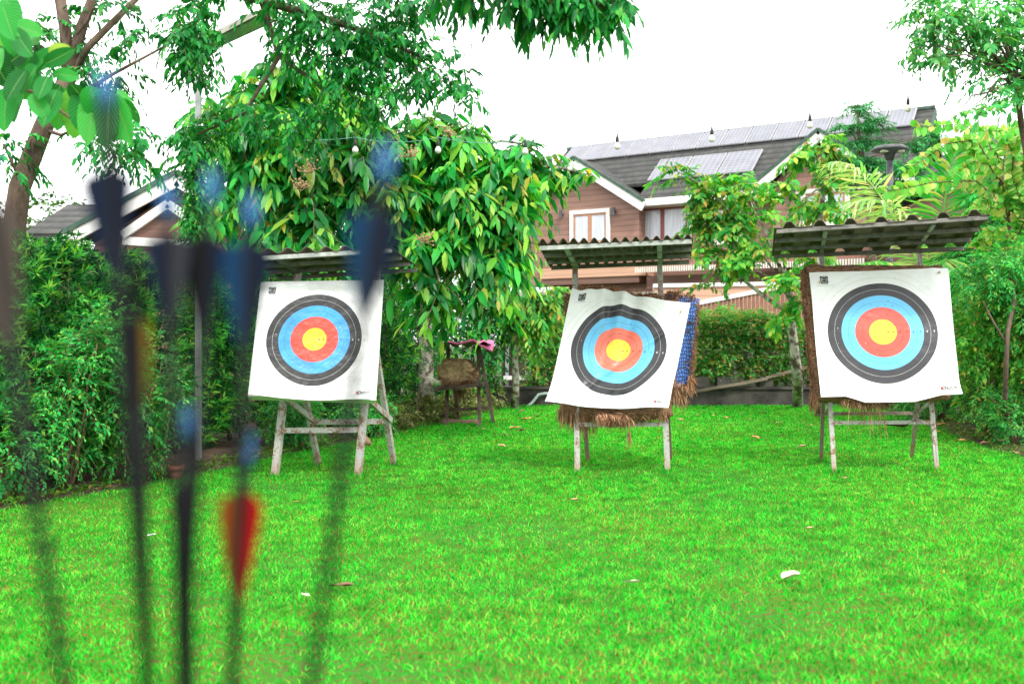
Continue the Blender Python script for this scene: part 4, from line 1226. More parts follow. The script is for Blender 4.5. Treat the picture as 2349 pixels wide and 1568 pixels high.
tree('slender_tree', 'slender young tree with patchy pale trunk and loose pale leaves before the brown house', st, [st + Vector((0, 0, -.05)), at(1828, 850, 16.5), at(1818, 760, 16.4), at(1812, 690, 16.3)], [.10, .085, .07, .05], star_b + tb2, .02, .006,
     dict(ntwig=360, length=.5, nleaf=12, leafL=.14, leafW=.085, mat=M['light'], droop=.3, ang=66, hang=.3, inner=.2, flat=.55), bark='bark_pale', seed=8, limb_every=3,
     extra=[([at(1815, 720, 16.4), at(1760, 685, 16.4), at(1690, 630, 16.5), at(1680, 540, 16.6), at(1690, 440, 16.6)], [.04, .035, .03, .022, .012], 7), ([at(1815, 720, 16.4), at(1805, 640, 16.3), at(1790, 560, 16.4)], [.035, .025, .012], 7)])
g3 = ground_at(1181, 938)
tree('slender_tree', 'thin mottled trunk standing alone in front of the far curb beside the old bale stand', g3, [g3 + Vector((0, 0, -.05)), at(1183, 860, 17.2), at(1176, 760, 17.1), at(1185, 690, 17.0)], [.075, .065, .055, .04],
     [blob(1190, 690, 17, (.55, .5, .35)), blob(1230, 740, 17, (.4, .4, .35)), blob(1250, 680, 17, (.5, .4, .35))], .022, .008,
     dict(ntwig=170, length=.5, nleaf=11, leafL=.14, leafW=.065, mat=M['light'], droop=.6, ang=60, hang=.4, inner=.3), bark='bark_pale', seed=10)

# small tree with pinnate sprays before the house gable
g4 = Vector((at(1880, 900, 15.5).x, 15.5, 0))
tree('pinnate_tree', 'young tree with drooping paired leaves in front of the second house gable', g4, [g4 + Vector((0, 0, -.05)), at(1885, 700, 15.4), at(1880, 520, 15.3), at(1890, 430, 15.2)], [.08, .065, .05, .03],
     [blob(1860, 345, 15.2, (.34, .3, .16)), blob(1900, 330, 15.2, (.3, .3, .2)), blob(1830, 360, 15.2, (.16, .2, .1)), blob(1895, 400, 15.2, (.3, .3, .26)), blob(1890, 480, 15.3, (.35, .4, .12)), blob(1840, 470, 15.3, (.2, .3, .1))], .02, .006,
     dict(ntwig=60, length=.5, nleaf=13, leafL=.15, leafW=.085, mat=M['light'], droop=.3, ang=65, hang=.45, inner=.2, flat=.5), bark='bark_pale', seed=12)

# feathery tree by the roof end
g5 = Vector((at(1990, 900, 23).x, 23, 0))
fb = [blob(1968, 245, 23, (.34, .3, .16)), blob(1995, 280, 23, (.42, .4, .12)), blob(1950, 290, 23, (.35, .35, .14)), blob(1980, 325, 23, (.6, .5, .14)), blob(1955, 370, 23, (.6, .5, .18)), blob(2020, 375, 23, (.5, .45, .14)), blob(2090, 385, 22.6, (.5, .4, .16)),
      blob(2110, 330, 22.6, (.45, .4, .16)), blob(2060, 425, 22.8, (.5, .4, .16)), blob(1990, 410, 23, (.5, .45, .16)), blob(2140, 300, 22.6, (.25, .3, .14)), blob(1930, 405, 23, (.35, .35, .14))]
tree('feathery_tree', 'feathery blue-green tree with layered branches rising past the solar panels', g5, [g5 + Vector((0, 0, -.05)), at(2005, 600, 23), at(1985, 420, 23), at(1970, 310, 23), at(1967, 240, 23)], [.10, .08, .055, .04, .02], fb, .02, .008,
     dict(ntwig=400, length=.5, nleaf=26, leafL=.15, leafW=.028, mat=M['feather'], droop=.25, ang=72, hang=.05, inner=.2, flat=.75, full=False), bark='bark', seed=13, limb_from=at(1975, 370, 23), sag=.02)

# tall tree at the top corner on the other side
g6 = Vector((at(2360, 900, 9.6).x, 9.9, 0))
tr_b = [blob(2120, 10, 9.2, (.24, .3, .2)), blob(2200, 20, 9.3, (.4, .35, .3)), blob(2300, 40, 9.5, (.5, .4, .36)), blob(2150, 60, 9.2, (.35, .3, .25)), blob(2250, 110, 9.4, (.42, .35, .3)), blob(2330, 130, 9.5, (.35, .35, .35)), blob(2100, 110, 9.1, (.16, .2, .12)), blob(2140, 130, 9.1, (.18, .2, .11)),
        blob(2320, 205, 9.4, (.24, .25, .16)), blob(2230, 245, 9.2, (.20, .22, .08)), blob(2275, 235, 9.3, (.2, .2, .1)), blob(2205, 252, 9.2, (.10, .12, .05)), blob(2260, 170, 9.3, (.2, .25, .14)), blob(2400, 60, 9.6, (.4, .4, .5)), blob(2390, 190, 9.6, (.3, .3, .35))]
tree('airy_tree', 'tall airy tree of small oval leaves filling the top corner above the yellow-leaved branches', g6, [g6 + Vector((.35, 0, -.05)), at(2420, 700, 9.8), at(2368, 420, 9.7), at(2342, 280, 9.6), at(2330, 170, 9.5), at(2290, 60, 9.4)], [.045, .04, .034, .028, .022, .014], tr_b, .014, .004,
     dict(ntwig=430, length=.30, nleaf=12, leafL=.082, leafW=.038, mat=M['airy'], droop=.35, ang=60, hang=.35, inner=.25, flat=.4), bark='bark', seed=14, limb_from=at(2330, 170, 9.5), sag=.05)

# shrubs on the other side
rg = 'narrow-leaved shrubs along the soil bank'
for i, (px, py, r, h, n, lb) in enumerate([(2330, 1010, .75, 1.95, 2300, 'nearest narrow-leaved shrub on the soil bank, beside its own bent brown stem'),
        (2245, 985, .75, 2.0, 1900, 'narrow-leaved shrub on the soil bank just past the edge of the smooth target sheet'),
        (2200, 963, .8, 2.05, 1300, 'dark narrow-leaved shrub on the soil bank behind the legs of the thin-legged stand'),
        (2120, 948, .8, 1.9, 1000, 'furthest narrow-leaved shrub, behind the wide-roofed straw butt')]):
    g = ground_at(px, py)
    podo_shrub('bank_shrub', lb, (g.x + .35, g.y + .3), r, h, n, 80 + i, rg, leafL=.065, tip=.3)
bt_ = thing('bent_stem_bush', 'bushy shrub with one bent bare brown stem on the soil bank', 'bush', tuple(ground_at(2305, 1020)))
mb = MB(); g = ground_at(2305, 1020)
mb.tube([g + Vector((0, 0, -.05)), at(2305, 930, 10.9), at(2308, 840, 10.7), at(2312, 760, 10.7), at(2328, 690, 10.8), at(2325, 640, 10.9)], [.03, .028, .025, .024, .018, .01], 7)
mb.tube([at(2310, 790, 10.7), at(2280, 740, 10.7), at(2255, 690, 10.8)], [.012, .01, .006], 6)
mb.build('stem', M['bark'], bt_, True)
crown('foliage', bt_, [blob(2300, 620, 11, (.4, .4, .3)), blob(2340, 680, 11, (.35, .4, .35)), blob(2250, 640, 11.2, (.35, .4, .3)), blob(2330, 590, 11, (.35, .4, .25))], 330, .26, 12, .06, .026, M['murraya'], .3, 60, .1, False, .3, seed=31)
oval_bush('leafy bush low on the soil bank, under the bent brown stem', (5.55, 11.0), .40, .75, 300, 92, group='low bushes on the soil bank')
oval_bush('light bush with pinkish new leaves on the bank beside the smooth target sheet', (6.0, 12.6), .42, 1.45, 330, 93, 'light', .06, .035, 'low bushes on the soil bank')
oval_bush('low bush at the foot of the bank behind the thin stand legs', (5.9, 14.6), .42, .55, 260, 94, group='low bushes on the soil bank')

oval_bush('bright lime bush on the bank just past the smooth sheet, under the palm', (5.55, 11.6), .55, 2.0, 620, 95, 'light', .07, .036, 'low bushes on the soil bank', nleaf=11)
oval_bush('bright lime bush filling the edge of the view beneath the yellow-leaved branches', (6.1, 11.2), .7, 2.35, 820, 96, 'light', .07, .036, 'low bushes on the soil bank', nleaf=11)
# yellow-leaved arching tree
g7 = Vector((at(2335, 950, 12).x, 12.2, 0))
yr = thing('yellow_leaved_tree', 'arching tree with long rows of round yellow-green leaves above the bank', 'tree', tuple(g7))
mb = MB()
mb.tube([g7 + Vector((0, 0, -.05)), at(2336, 720, 12.1), at(2322, 560, 12), at(2310, 470, 12), at(2300, 400, 11.9)], [.05, .045, .035, .028, .018], 8)
arcs = [[(2310, 470), (2270, 330), (2210, 285), (2100, 292)], [(2305, 430), (2240, 320), (2170, 330), (2075, 395)], [(2312, 480), (2240, 415), (2140, 418), (2030, 440)], [(2300, 400), (2310, 320), (2330, 290), (2360, 285)],
        [(2312, 500), (2330, 420), (2345, 380), (2370, 360)], [(2305, 440), (2270, 380), (2235, 370), (2190, 400)], [(2318, 520), (2290, 480), (2250, 470), (2215, 500)], [(2322, 560), (2345, 520), (2355, 470), (2375, 450)], [(2315, 500), (2325, 360), (2300, 300), (2250, 300)],
        [(2310, 470), (2290, 360), (2255, 330), (2230, 345)], [(2318, 520), (2300, 450), (2280, 440), (2250, 470)], [(2312, 480), (2335, 330), (2345, 300), (2375, 310)], [(2322, 560), (2300, 530), (2270, 530), (2240, 560)], [(2322, 560), (2340, 500), (2335, 440), (2320, 400)]]
P, D = [], []
rng = np.random.default_rng(44)
for k, a in enumerate(arcs):
    pts = [at(x, y, 11.9 - .25 * i * (k % 3 - 1) - .1 * i) for i, (x, y) in enumerate(a)]
    mb.tube(pts, [.014, .01, .006, .003], 5)
    for s_ in range(3):
        for t in np.linspace(.1, 1, 16):
            if s_ == 0 and t < .5: continue
            p = pts[s_].lerp(pts[s_ + 1], t); d = (pts[s_ + 1] - pts[s_]).normalized()
            for sd in (-1, 1):
                P.append(tuple(p)); D.append(tuple(d * .35 + Vector((0, 1, 0)).cross(d) * sd * .75 + Vector((rng.normal(0, .2), rng.normal(0, .4), -.25))))
mb.build('trunk', M['twig'], yr, True)
P, D = np.array(P), np.array(D); n = len(P)
leaf_obj('crown', P, D, nrm(rng.normal(0, .5, (n, 3)) + np.array([0, -1, .5])), rng.uniform(.085, .13, n), rng.uniform(.07, .10, n), M['yellow'], yr, True, .2, .1)

g9 = Vector((at(2290, 900, 13.6).x, 13.6, 0))
tree('leafy_tree', 'full green leafy tree behind the yellow-leaved branches and the palm', g9, [g9 + Vector((0, 0, -.05)), at(2290, 700, 13.6), at(2280, 560, 13.6), at(2285, 480, 13.6)], [.07, .06, .045, .03],
     [blob(2290, 440, 13.6, (.5, .4, .4)), blob(2240, 520, 13.6, (.4, .4, .3)), blob(2330, 520, 13.4, (.45, .4, .4)), blob(2350, 420, 13.6, (.4, .4, .4)), blob(2260, 600, 13.2, (.4, .4, .3)), blob(2200, 590, 13.6, (.3, .3, .25))], .02, .006,
     dict(ntwig=420, length=.36, nleaf=12, leafL=.10, leafW=.05, mat=M['murraya'], droop=.4, ang=60, hang=.3, inner=.3), seed=41)
# coconut palm
g8 = Vector((at(2170, 900, 14.5).x, 14.5, 0))
pr = thing('coconut_palm', 'young coconut palm with arching green and straw-coloured fronds behind the ribbed roof', 'palm', tuple(g8))
mb = MB(); mb.tube([g8 + Vector((0, 0, -.05)), g8 + Vector((.02, 0, .7)), g8 + Vector((0, 0, 1.5))], [.12, .10, .08], 10); mb.build('trunk', M['bark'], pr, True)
hub = g8 + Vector((0, 0, 1.45))
def frond(ctrl, ll, mat, n=64, seed=0):
    rng = np.random.default_rng(seed)
    ctrl = [np.array(tuple(c)) for c in ctrl]
    t = np.linspace(0, 1, n)[:, None]
    a, b, c, d = ctrl
    P = a * (1 - t) ** 3 + 3 * b * t * (1 - t) ** 2 + 3 * c * t * t * (1 - t) + d * t ** 3
    T = nrm(np.gradient(P, axis=0))
    S = nrm(np.cross(T, UPZ + rng.normal(0, .05, 3)))
    mbf = MB(); mbf.tube([Vector(p) for p in P[::4]] + [Vector(P[-1])], taper(.022, .004, len(P[::4])), 6)
    m0 = P[6:]; T0, S0 = T[6:], S[6:]
    k = len(m0)
    tt = np.linspace(0, 1, k)[:, None]
    prof = np.sin(np.pi * (.12 + .86 * tt[:, 0])) ** .6
    Pp, Dd, Nn, LL = [], [], [], []
    for s_ in (-1, 1):
        Dd.append(nrm(S0 * s_ * (1 - .45 * tt) + T0 * (.35 + .6 * tt) + rng.normal(0, .07, T0.shape) - UPZ * .12)); Pp.append(m0); Nn.append(np.cross(S0, T0)); LL.append(ll * prof)
    V, F = leaf_geo(np.concatenate(Pp), np.concatenate(Dd), np.concatenate(Nn), np.concatenate(LL), .042, True, .3, .32)
    base = len(mbf.v)
    vs = [Vector(v) for v in V]
    fr_ = np_mesh('frond', np.concatenate([np.array([tuple(v) for v in mbf.v]), V]), [np.array([f for f in mbf.f if len(f) == 4])] + [f + base for f in F], mat, pr)
    return fr_
A = at
frond([hub, A(2060, 500, 13.9), A(1990, 360, 13.6), A(1905, 372, 13.4)], .62, M['frond_pale'], 70, 1)
frond([hub, A(2120, 520, 13.8), A(2060, 420, 13.4), A(1940, 470, 13.2)], .55, M['frond_pale'], 60, 2)
frond([hub, A(2150, 520, 14.2), A(2165, 430, 14), A(2200, 330, 13.8)], .66, M['frond'], 80, 3)
frond([hub, A(2190, 560, 14.4), A(2240, 400, 14.2), A(2245, 320, 14)], .5, M['frond'], 60, 4)
frond([hub, A(2200, 560, 14.2), A(2250, 440, 13.8), A(2320, 450, 13.4)], .55, M['frond_pale'], 60, 5)
frond([hub, A(2230, 560, 13.6), A(2260, 560, 13), A(2230, 720, 12.6)], .5, M['frond'], 60, 6)
frond([hub, A(2100, 600, 13.6), A(2010, 560, 13.0), A(1930, 640, 12.7)], .5, M['frond'], 60, 7)
frond([hub, A(2180, 580, 13.6), A(2190, 560, 13), A(2130, 640, 12.6)], .5, M['frond'], 60, 8)
frond([hub, A(2260, 560, 14.4), A(2330, 480, 14), A(2400, 560, 13.6)], .55, M['frond'], 60, 9)

# red-tipped shrubs along the curb
for i, (x, h, lb) in enumerate([(.35, 1.75, 'red-tipped shrub at the end of the far row, next to the thin mottled trunk'), (1.05, 1.75, 'red-tipped shrub behind the crumpled sheet, on its low-corner side'),
        (2.65, 1.7, 'red-tipped shrub half hidden behind the crumpled target sheet'), (3.45, 1.78, 'red-tipped shrub beside the blue cover of the ragged butt'),
        (4.0, 1.82, 'red-tipped shrub second along from the blue cover of the ragged butt'), (4.55, 1.76, 'red-tipped shrub midway between the two straw butts'),
        (5.1, 1.72, 'red-tipped shrub beside the patchy pale trunk'), (5.75, 1.5, 'red-tipped shrub hidden behind the neat straw butt')]):
    y = 18.7
    root = thing('red_tip_shrub', lb, 'shrub', (x, y, 0), group='red-tipped shrubs along the far curb')
    rs = random.Random(i)
    mb = MB()
    for k in range(2):
        xx = x + rs.uniform(-.22, .22)
        mb.tube(curve_pts((xx, y - .1, -.03), (xx + rs.uniform(-.15, .15), y, 1.2), (0, 0, 0), 5, .03, rs), taper(.022, .012, 5), 6)
    mb.build('stem', M['bark_dark'], root, True)
    bl = [((x, y, h - .38), (.46, .34, .36)), ((x + rs.uniform(-.15, .15), y, h - .75), (.46, .34, .4)), ((x + rs.uniform(-.2, .2), y - .05, h - 1.1), (.32, .28, .3)), ((x + rs.uniform(-.2, .2), y, h - 1.3), (.24, .2, .24)), ((x, y, h - .2), (.44, .34, .24))]
    crown('foliage', root, bl, 1100, .2, 9, .060, .034, M['red_tip'], .2, 55, 0, False, .3, upb=.3, seed=100 + i, twigs=False)

# tree beyond the far houses
for i, (px, d, r, h, lb) in enumerate([(140, 34, 2.6, 6.6, 'distant bright green tree above the grey far roof'), (20, 30, 2.5, 5.2, 'distant tree beyond the hedge at the very edge of the view'), (330, 32, 2.2, 4.6, 'distant tree behind the house with white gable boards')]):
    x = at(px, 700, d).x
    root = thing('far_tree', lb, 'tree', (x, d, 0), group='distant trees beyond the hedge')
    mb = MB(); mb.tube([(x, d, -.1), (x + .1, d, h * .5), (x, d, h * .8)], [.25, .2, .08], 8); mb.build('trunk', M['bark'], root, True)
    crown('crown', root, [((x, d, h * .62), (r, r, h * .36)), ((x - r * .4, d, h * .45), (r * .8, r * .8, h * .3)), ((x + r * .5, d, h * .5), (r * .7, r * .7, h * .3))], 700, .8, 10, .25, .13, M['far_leaf'], .3, 60, .2, False, .4, seed=140 + i)
# dark planting that closes the view behind the hedge
for i, (x, y, r, h) in enumerate([(-6.2, 9.8, 1.1, 1.9), (-5.2, 12.2, 1.1, 1.8), (-4.3, 14.6, 1.1, 1.9), (-3.2, 17.0, 1.1, 2.1), (-.75, 17.4, .85, 2.3), (-1.9, 16.4, .9, 2.3)]):
    oval_bush(['dark bush behind the hedge below the long white gable board', 'dark bush behind the hedge next to the lamp post', 'dark bush deep behind the foam board', 'dark bush far behind the old straw bale stand', 'dark bush directly behind the straw bale and pink cloth', 'dark bush between the lichen-barked trunk and the old straw bale stand'][i],
              (x, y), r, h, 520, 150 + i, 'dark', .10, .05, 'dark bushes behind the hedge', 10, 'dark_bush', .35, 6)
# ------------------------------------------------------------------ house materials
def siding_material(name, c1, c2, pitch):
    m, nt, bs, out = newmat(name)
    tc = nt.nodes.new('ShaderNodeTexCoord')
    sp = nt.nodes.new('ShaderNodeSeparateXYZ'); nt.links.new(tc.outputs['Object'], sp.inputs[0])
    z = mth(nt, 'DIVIDE', sp.outputs['Z'], pitch)
    f = mth(nt, 'FRACT', z)
    row = nt.nodes.new('ShaderNodeTexWhiteNoise'); row.noise_dimensions = '1D'
    nt.links.new(mth(nt, 'FLOOR', z), row.inputs['W'])
    n = noise(nt, 3, 5, .6, stretch=(.3, .3, 3))
    a = ramp(nt, [(.3, c1), (.7, c2)])
    nt.links.new(mth(nt, 'MULTIPLY_ADD', row.outputs['Value'], .3, mth(nt, 'MULTIPLY', n, .75)), a.inputs[0])
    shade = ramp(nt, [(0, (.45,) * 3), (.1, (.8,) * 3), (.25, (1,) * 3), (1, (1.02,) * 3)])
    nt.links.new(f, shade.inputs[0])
    nt.links.new(mixc(nt, a.outputs[0], shade.outputs[0], 1, 'MULTIPLY'), bs.inputs['Base Color'])
    bs.inputs['Roughness'].default_value = .6
    bump(nt, bs, f, .5, .02)
    return m
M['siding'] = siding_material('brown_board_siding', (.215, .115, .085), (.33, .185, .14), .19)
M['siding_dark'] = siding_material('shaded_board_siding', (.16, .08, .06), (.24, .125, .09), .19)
M['white_trim'] = surf('white_trim_paint', (.68, .67, .64), (.80, .79, .76), 5, .5, .1)
M['cream_trim'] = surf('cream_trim_paint', (.62, .58, .50), (.74, .70, .62), 5, .5, .1)
M['peach'] = siding_material('peach_beam_boards', (.52, .30, .19), (.62, .38, .26), .16)
M['green_edge'] = surf('dark_green_roof_edge', (.03, .07, .05), (.07, .12, .085), 6, .7, .2)
M['redwood'] = surf('dark_red_frame', (.18, .05, .045), (.27, .08, .07), 10, .5, .2)
M['orangewood'] = surf('orange_wood_frame', (.36, .17, .09), (.46, .23, .13), 10, .5, .2)
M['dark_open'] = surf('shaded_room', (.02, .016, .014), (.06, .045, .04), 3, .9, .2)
M['dark_metal'] = surf('dark_lamp_metal', (.05, .05, .055), (.11, .11, .12), 10, .5, .1)
M['galv'] = surf('galvanised_pole', (.26, .28, .28), (.42, .44, .43), 7, .5, .2, .003, metal=.2)
M['concrete'] = surf('stained_concrete', (.16, .13, .11), (.36, .33, .29), 2.2, .9, .5, .02)
M['concrete_dark'] = surf('dark_wet_curb', (.035, .032, .03), (.10, .09, .08), 3, .85, .5, .02)
M['plank'] = surf('weathered_plank', (.11, .085, .06), (.27, .22, .16), 5, .85, .4, .01, stretch=(.3, 1, 2))
M['fence'] = surf('red_brown_fence_board', (.20, .10, .07), (.34, .18, .13), 4, .8, .4, .01, stretch=(3, 3, .4))
def glass_material():
    m, nt, bs, out = newmat('curtained_window_glass')
    n = noise(nt, 5, 3, .5, stretch=(6, 6, .25))
    r = ramp(nt, [(.3, (.34, .38, .44)), (.7, (.60, .63, .68))])
    nt.links.new(n, r.inputs[0]); nt.links.new(r.outputs[0], bs.inputs['Base Color'])
    bs.inputs['Roughness'].default_value = .12
    bs.inputs['Specular IOR Level'].default_value = .7
    return m
M['glass'] = glass_material()
def tile_material():
    m, nt, bs, out = newmat('dark_roof_tiles')
    tc = nt.nodes.new('ShaderNodeTexCoord')
    sp = nt.nodes.new('ShaderNodeSeparateXYZ'); nt.links.new(tc.outputs['Object'], sp.inputs[0])
    z = mth(nt, 'DIVIDE', sp.outputs['Z'], .225)
    f = mth(nt, 'FRACT', z)
    xw = mth(nt, 'FRACT', mth(nt, 'ADD', mth(nt, 'DIVIDE', sp.outputs['X'], .33), mth(nt, 'MULTIPLY', mth(nt, 'FLOOR', z), .5)))
    n = noise(nt, 2.0, 5, .65)
    base = ramp(nt, [(.3, (.022, .024, .022)), (.7, (.062, .062, .056))])
    nt.links.new(n, base.inputs[0])
    sh = ramp(nt, [(0, (.2,) * 3), (.2, (.5,) * 3), (.45, (1,) * 3), (1, (1.25,) * 3)])  # shading of each tile course, painted into the colour
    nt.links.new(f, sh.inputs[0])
    sx = ramp(nt, [(0, (.6,) * 3), (.12, (1,) * 3), (1, (.95,) * 3)])
    nt.links.new(xw, sx.inputs[0])
    c = mixc(nt, mixc(nt, base.outputs[0], sh.outputs[0], 1, 'MULTIPLY'), sx.outputs[0], 1, 'MULTIPLY')
    nt.links.new(c, bs.inputs['Base Color'])
    bs.inputs['Roughness'].default_value = .75
    bump(nt, bs, mth(nt, 'ADD', f, mth(nt, 'MULTIPLY', mth(nt, 'SINE', mth(nt, 'MULTIPLY', xw, 6.283)), .25)), .8, .04)
    return m
M['tiles'] = tile_material()
def solar_material():
    m, nt, bs, out = newmat('solar_cells')
    uv = nt.nodes.new('ShaderNodeUVMap'); uv.uv_map = 'UVMap'
    sp = nt.nodes.new('ShaderNodeSeparateXYZ'); nt.links.new(uv.outputs[0], sp.inputs[0])
    def lines(s, n, w):
        f = mth(nt, 'ABSOLUTE', mth(nt, 'SUBTRACT', mth(nt, 'FRACT', mth(nt, 'MULTIPLY', s, n)), .5))
        return mth(nt, 'GREATER_THAN', f, .5 - w)
    g = mth(nt, 'MAXIMUM', lines(sp.outputs[0], 6, .05), lines(sp.outputs[1], 8, .05))
    n = noise(nt, 2, 3)
    b = ramp(nt, [(.3, (.17, .175, .20)), (.7, (.23, .235, .26))])
    nt.links.new(n, b.inputs[0])
    nt.links.new(mixc(nt, b.outputs[0], (.32, .32, .35), g), bs.inputs['Base Color'])
    bs.inputs['Roughness'].default_value = .6
    bs.inputs['Specular IOR Level'].default_value = .06
    return m
M['solar'] = solar_material()
M['panel_frame'] = surf('grey_panel_frame', (.34, .34, .36), (.44, .44, .46), 6, .6, 0)

# ------------------------------------------------------------------ the brown house with solar panels
HA = Vector((4.30, 33.8, 0)); HE = Vector((.853, -.521, 0)).normalized(); HN = Vector((-HE.y, HE.x, 0))
house = thing('house', 'brown boarded two-storey house with dark tiled roof, white gable boards and solar panels', 'house', tuple(HA), math.atan2(HE.y, HE.x))
def hl(px, py, s):
    rx = (px - CXP) / FOC
    o = HA + HN * s
    t = (rx * o.y - o.x) / (HE.x - rx * HE.y)
    d = o.y + HE.y * t
    return t, EYE - (py - CYP) / FOC * d
def hbuild(mb, name, mat, parent=house, **k):
    return mb.build(name, mat, parent, **k)
EZ, RZ, RS = 6.0, 8.62, 3.5
TR_ = 8.85; TL_ = -4.6
slope = (RZ - EZ) / RS
def roofz(s): return EZ + slope * s
# walls
mb = MB(); mb.box(-3.7, 8.4, .55, 7.0, 3.2, 5.92); mb.box(-3.7, 8.4, .62, 6.9, 0, 3.2)
mb.add([(8.4, .55, 5.92), (8.4, 6.95, 5.92), (8.4, RS, RZ - .2)], [(0, 1, 2)]); mb.add([(-3.7, .55, 5.92), (-3.7, 6.95, 5.92), (-3.7, RS, RZ - .2)], [(0, 2, 1)])
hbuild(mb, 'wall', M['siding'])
mb = MB()
th = .12
def roofslab(mb, pts, up=th):
    a = [Vector(p) for p in pts]
    mb.hexa(a + [p + Vector((0, 0, up)) for p in a])
_ta, _ = hl(1318, 366, -.35); _tf, _ = hl(1472, 462, -.35); _tb, _ = hl(1878, 303, -.35); _tg, _ = hl(1745, 414, -.35)
_c = [TL_, _tf - .25, _tg + .25, 2 * _tb - _tg - .25, TR_]
for _i, _s in enumerate((.75, -.12, .75, -.12)):          # the eave stops where the gables come forward
    roofslab(mb, [(_c[_i], _s, roofz(_s)), (_c[_i + 1], _s, roofz(_s)), (_c[_i + 1], RS, RZ), (_c[_i], RS, RZ)])
roofslab(mb, [(TL_, RS, RZ), (TR_, RS, RZ), (TR_, 7.1, roofz(-.12)), (TL_, 7.1, roofz(-.12))])
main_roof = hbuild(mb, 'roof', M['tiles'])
for _a, _b in ((_c[1] + .02, _c[2] - .02), (_c[3] + .02, TR_)):
    mb = MB(); mb.box(_a, _b, -.20, -.125, EZ - .26, EZ - .02); hbuild(mb, 'fascia', M['white_trim'])
mb = MB(); mb.box(_c[1] + .02, TR_ - .1, -.10, .54, EZ - .24, EZ - .17); hbuild(mb, 'soffit', M['cream_trim'])
mb = MB(); mb.bar((TR_ + .03, -.12, EZ - .1), (TR_ + .03, RS, RZ - .02), .05, .22); hbuild(mb, 'roof_edge_board', M['green_edge'])
mb = MB(); mb.bar((TL_, RS, RZ + .13), (TR_, RS, RZ + .13), .22, .10); hbuild(mb, 'ridge_cap', M['green_edge'])
# cross gables
def gable(apx, apy, fpx, fpy, s0, name_wall, both=True):
    ta, za = hl(apx, apy, s0); tf, zf = hl(fpx, fpy, s0)
    w = abs(tf - ta)
    bk = 3.4
    for sg in (-1, 1):
        mb = MB()
        q = [(ta, s0, za), (ta + sg * w, s0, zf), (ta + sg * w, s0 + bk, zf), (ta, s0 + bk, za)]
        if sg > 0: q = q[::-1]
        roofslab(mb, q, .10)
        rf = hbuild(mb, 'gable_roof', M['tiles'])
        mb = MB()
        p0, p1 = Vector((ta, s0 - .05, za - .12)), Vector((ta + sg * (w + .1), s0 - .05, zf - .13 - .1 * (za - zf) / w))
        mb.bar(p0, p1, .06, .30); mb_ = hbuild(mb, 'gable_board', M['white_trim'])
        mb = MB(); up = Vector((0, 0, .2)); mb.bar(p0 + up, p1 + up, .12, .10); hbuild(mb, 'roof_edge_board', M['green_edge'])
    mb = MB()
    mb.hexa([(ta - w + .25, s0 + .35, 3.2), (ta + w - .25, s0 + .35, 3.2), (ta + w - .25, 1.2, 3.2), (ta - w + .25, 1.2, 3.2),
             (ta - w + .25, s0 + .35, zf - .12), (ta + w - .25, s0 + .35, zf - .12), (ta + w - .25, 1.2, zf - .12), (ta - w + .25, 1.2, zf - .12)])
    mb.add([(ta - w + .25, s0 + .35, zf - .12), (ta + w - .25, s0 + .35, zf - .12), (ta, s0 + .35, za - .05)], [(0, 1, 2)])
    hbuild(mb, 'gable_wall', M['siding'])
    return ta, za, w, zf
ga = gable(1318, 366, 1472, 462, -.35, 'a')
gb = gable(1878, 303, 1745, 414, -.35, 'b')
# windows
def window(x0, x1, y0, y1, s, frame, split=2, deep=.06):
    t0, z1 = hl(x0, y0, s); t1, _ = hl(x1, y0, s); _, z0 = hl((x0 + x1) / 2, y1, s)
    mb = MB(); fw = .14
    mb.box(t0, t1, s - deep, s + .05, z1 - fw, z1); mb.box(t0, t1, s - deep, s + .05, z0, z0 + fw)
    mb.box(t0, t0 + fw, s - deep + .003, s + .05, z0 + fw, z1 - fw); mb.box(t1 - fw, t1, s - deep + .003, s + .05, z0 + fw, z1 - fw)
    w = hbuild(mb, 'window', M['white_trim'])
    mb = MB(); sw = .07
    n = split
    for i in range(n):
        a = t0 + fw + (t1 - t0 - 2 * fw) * i / n; b = t0 + fw + (t1 - t0 - 2 * fw) * (i + 1) / n
        mb.box(a, a + sw, s - .03, s + .02, z0 + fw, z1 - fw); mb.box(b - sw, b, s - .03, s + .02, z0 + fw, z1 - fw)
        mb.box(a + sw, b - sw, s - .03, s + .02, z1 - fw - sw, z1 - fw); mb.box(a + sw, b - sw, s - .03, s + .02, z0 + fw, z0 + fw + sw)
    mb.build('sash', M[frame], w)
    mb = MB(); mb.box(t0 + fw, t1 - fw, s - .012, s - .004, z0 + fw, z1 - fw); mb.build('pane', M['glass'], w)
    return w
window(1308, 1400, 484, 566, -.02, 'orangewood')
window(1455, 1587, 472, 562, .54, 'redwood')
window(1838, 1950, 436, 520, -.02, 'orangewood', 3)
window(1990, 2120, 440, 520, .54, 'redwood', 2)
window(1640, 1700, 484, 560, .54, 'redwood', 2)
for px, py, s in ((1290, 492, -.03), (1411, 486, -.03), (1822, 440, -.03), (2042, 455, .52)):
    t, z = hl(px, py, s)
    mb = MB(); mb.box(t - .05, t + .05, s - .13, s + .02, z - .02, z + .02); mb.tube([(t, s - .12, z - .14), (t, s - .12, z + .14)], .06, 10)
    hbuild(mb, 'wall_lamp', M['dark_metal'], smooth=False)
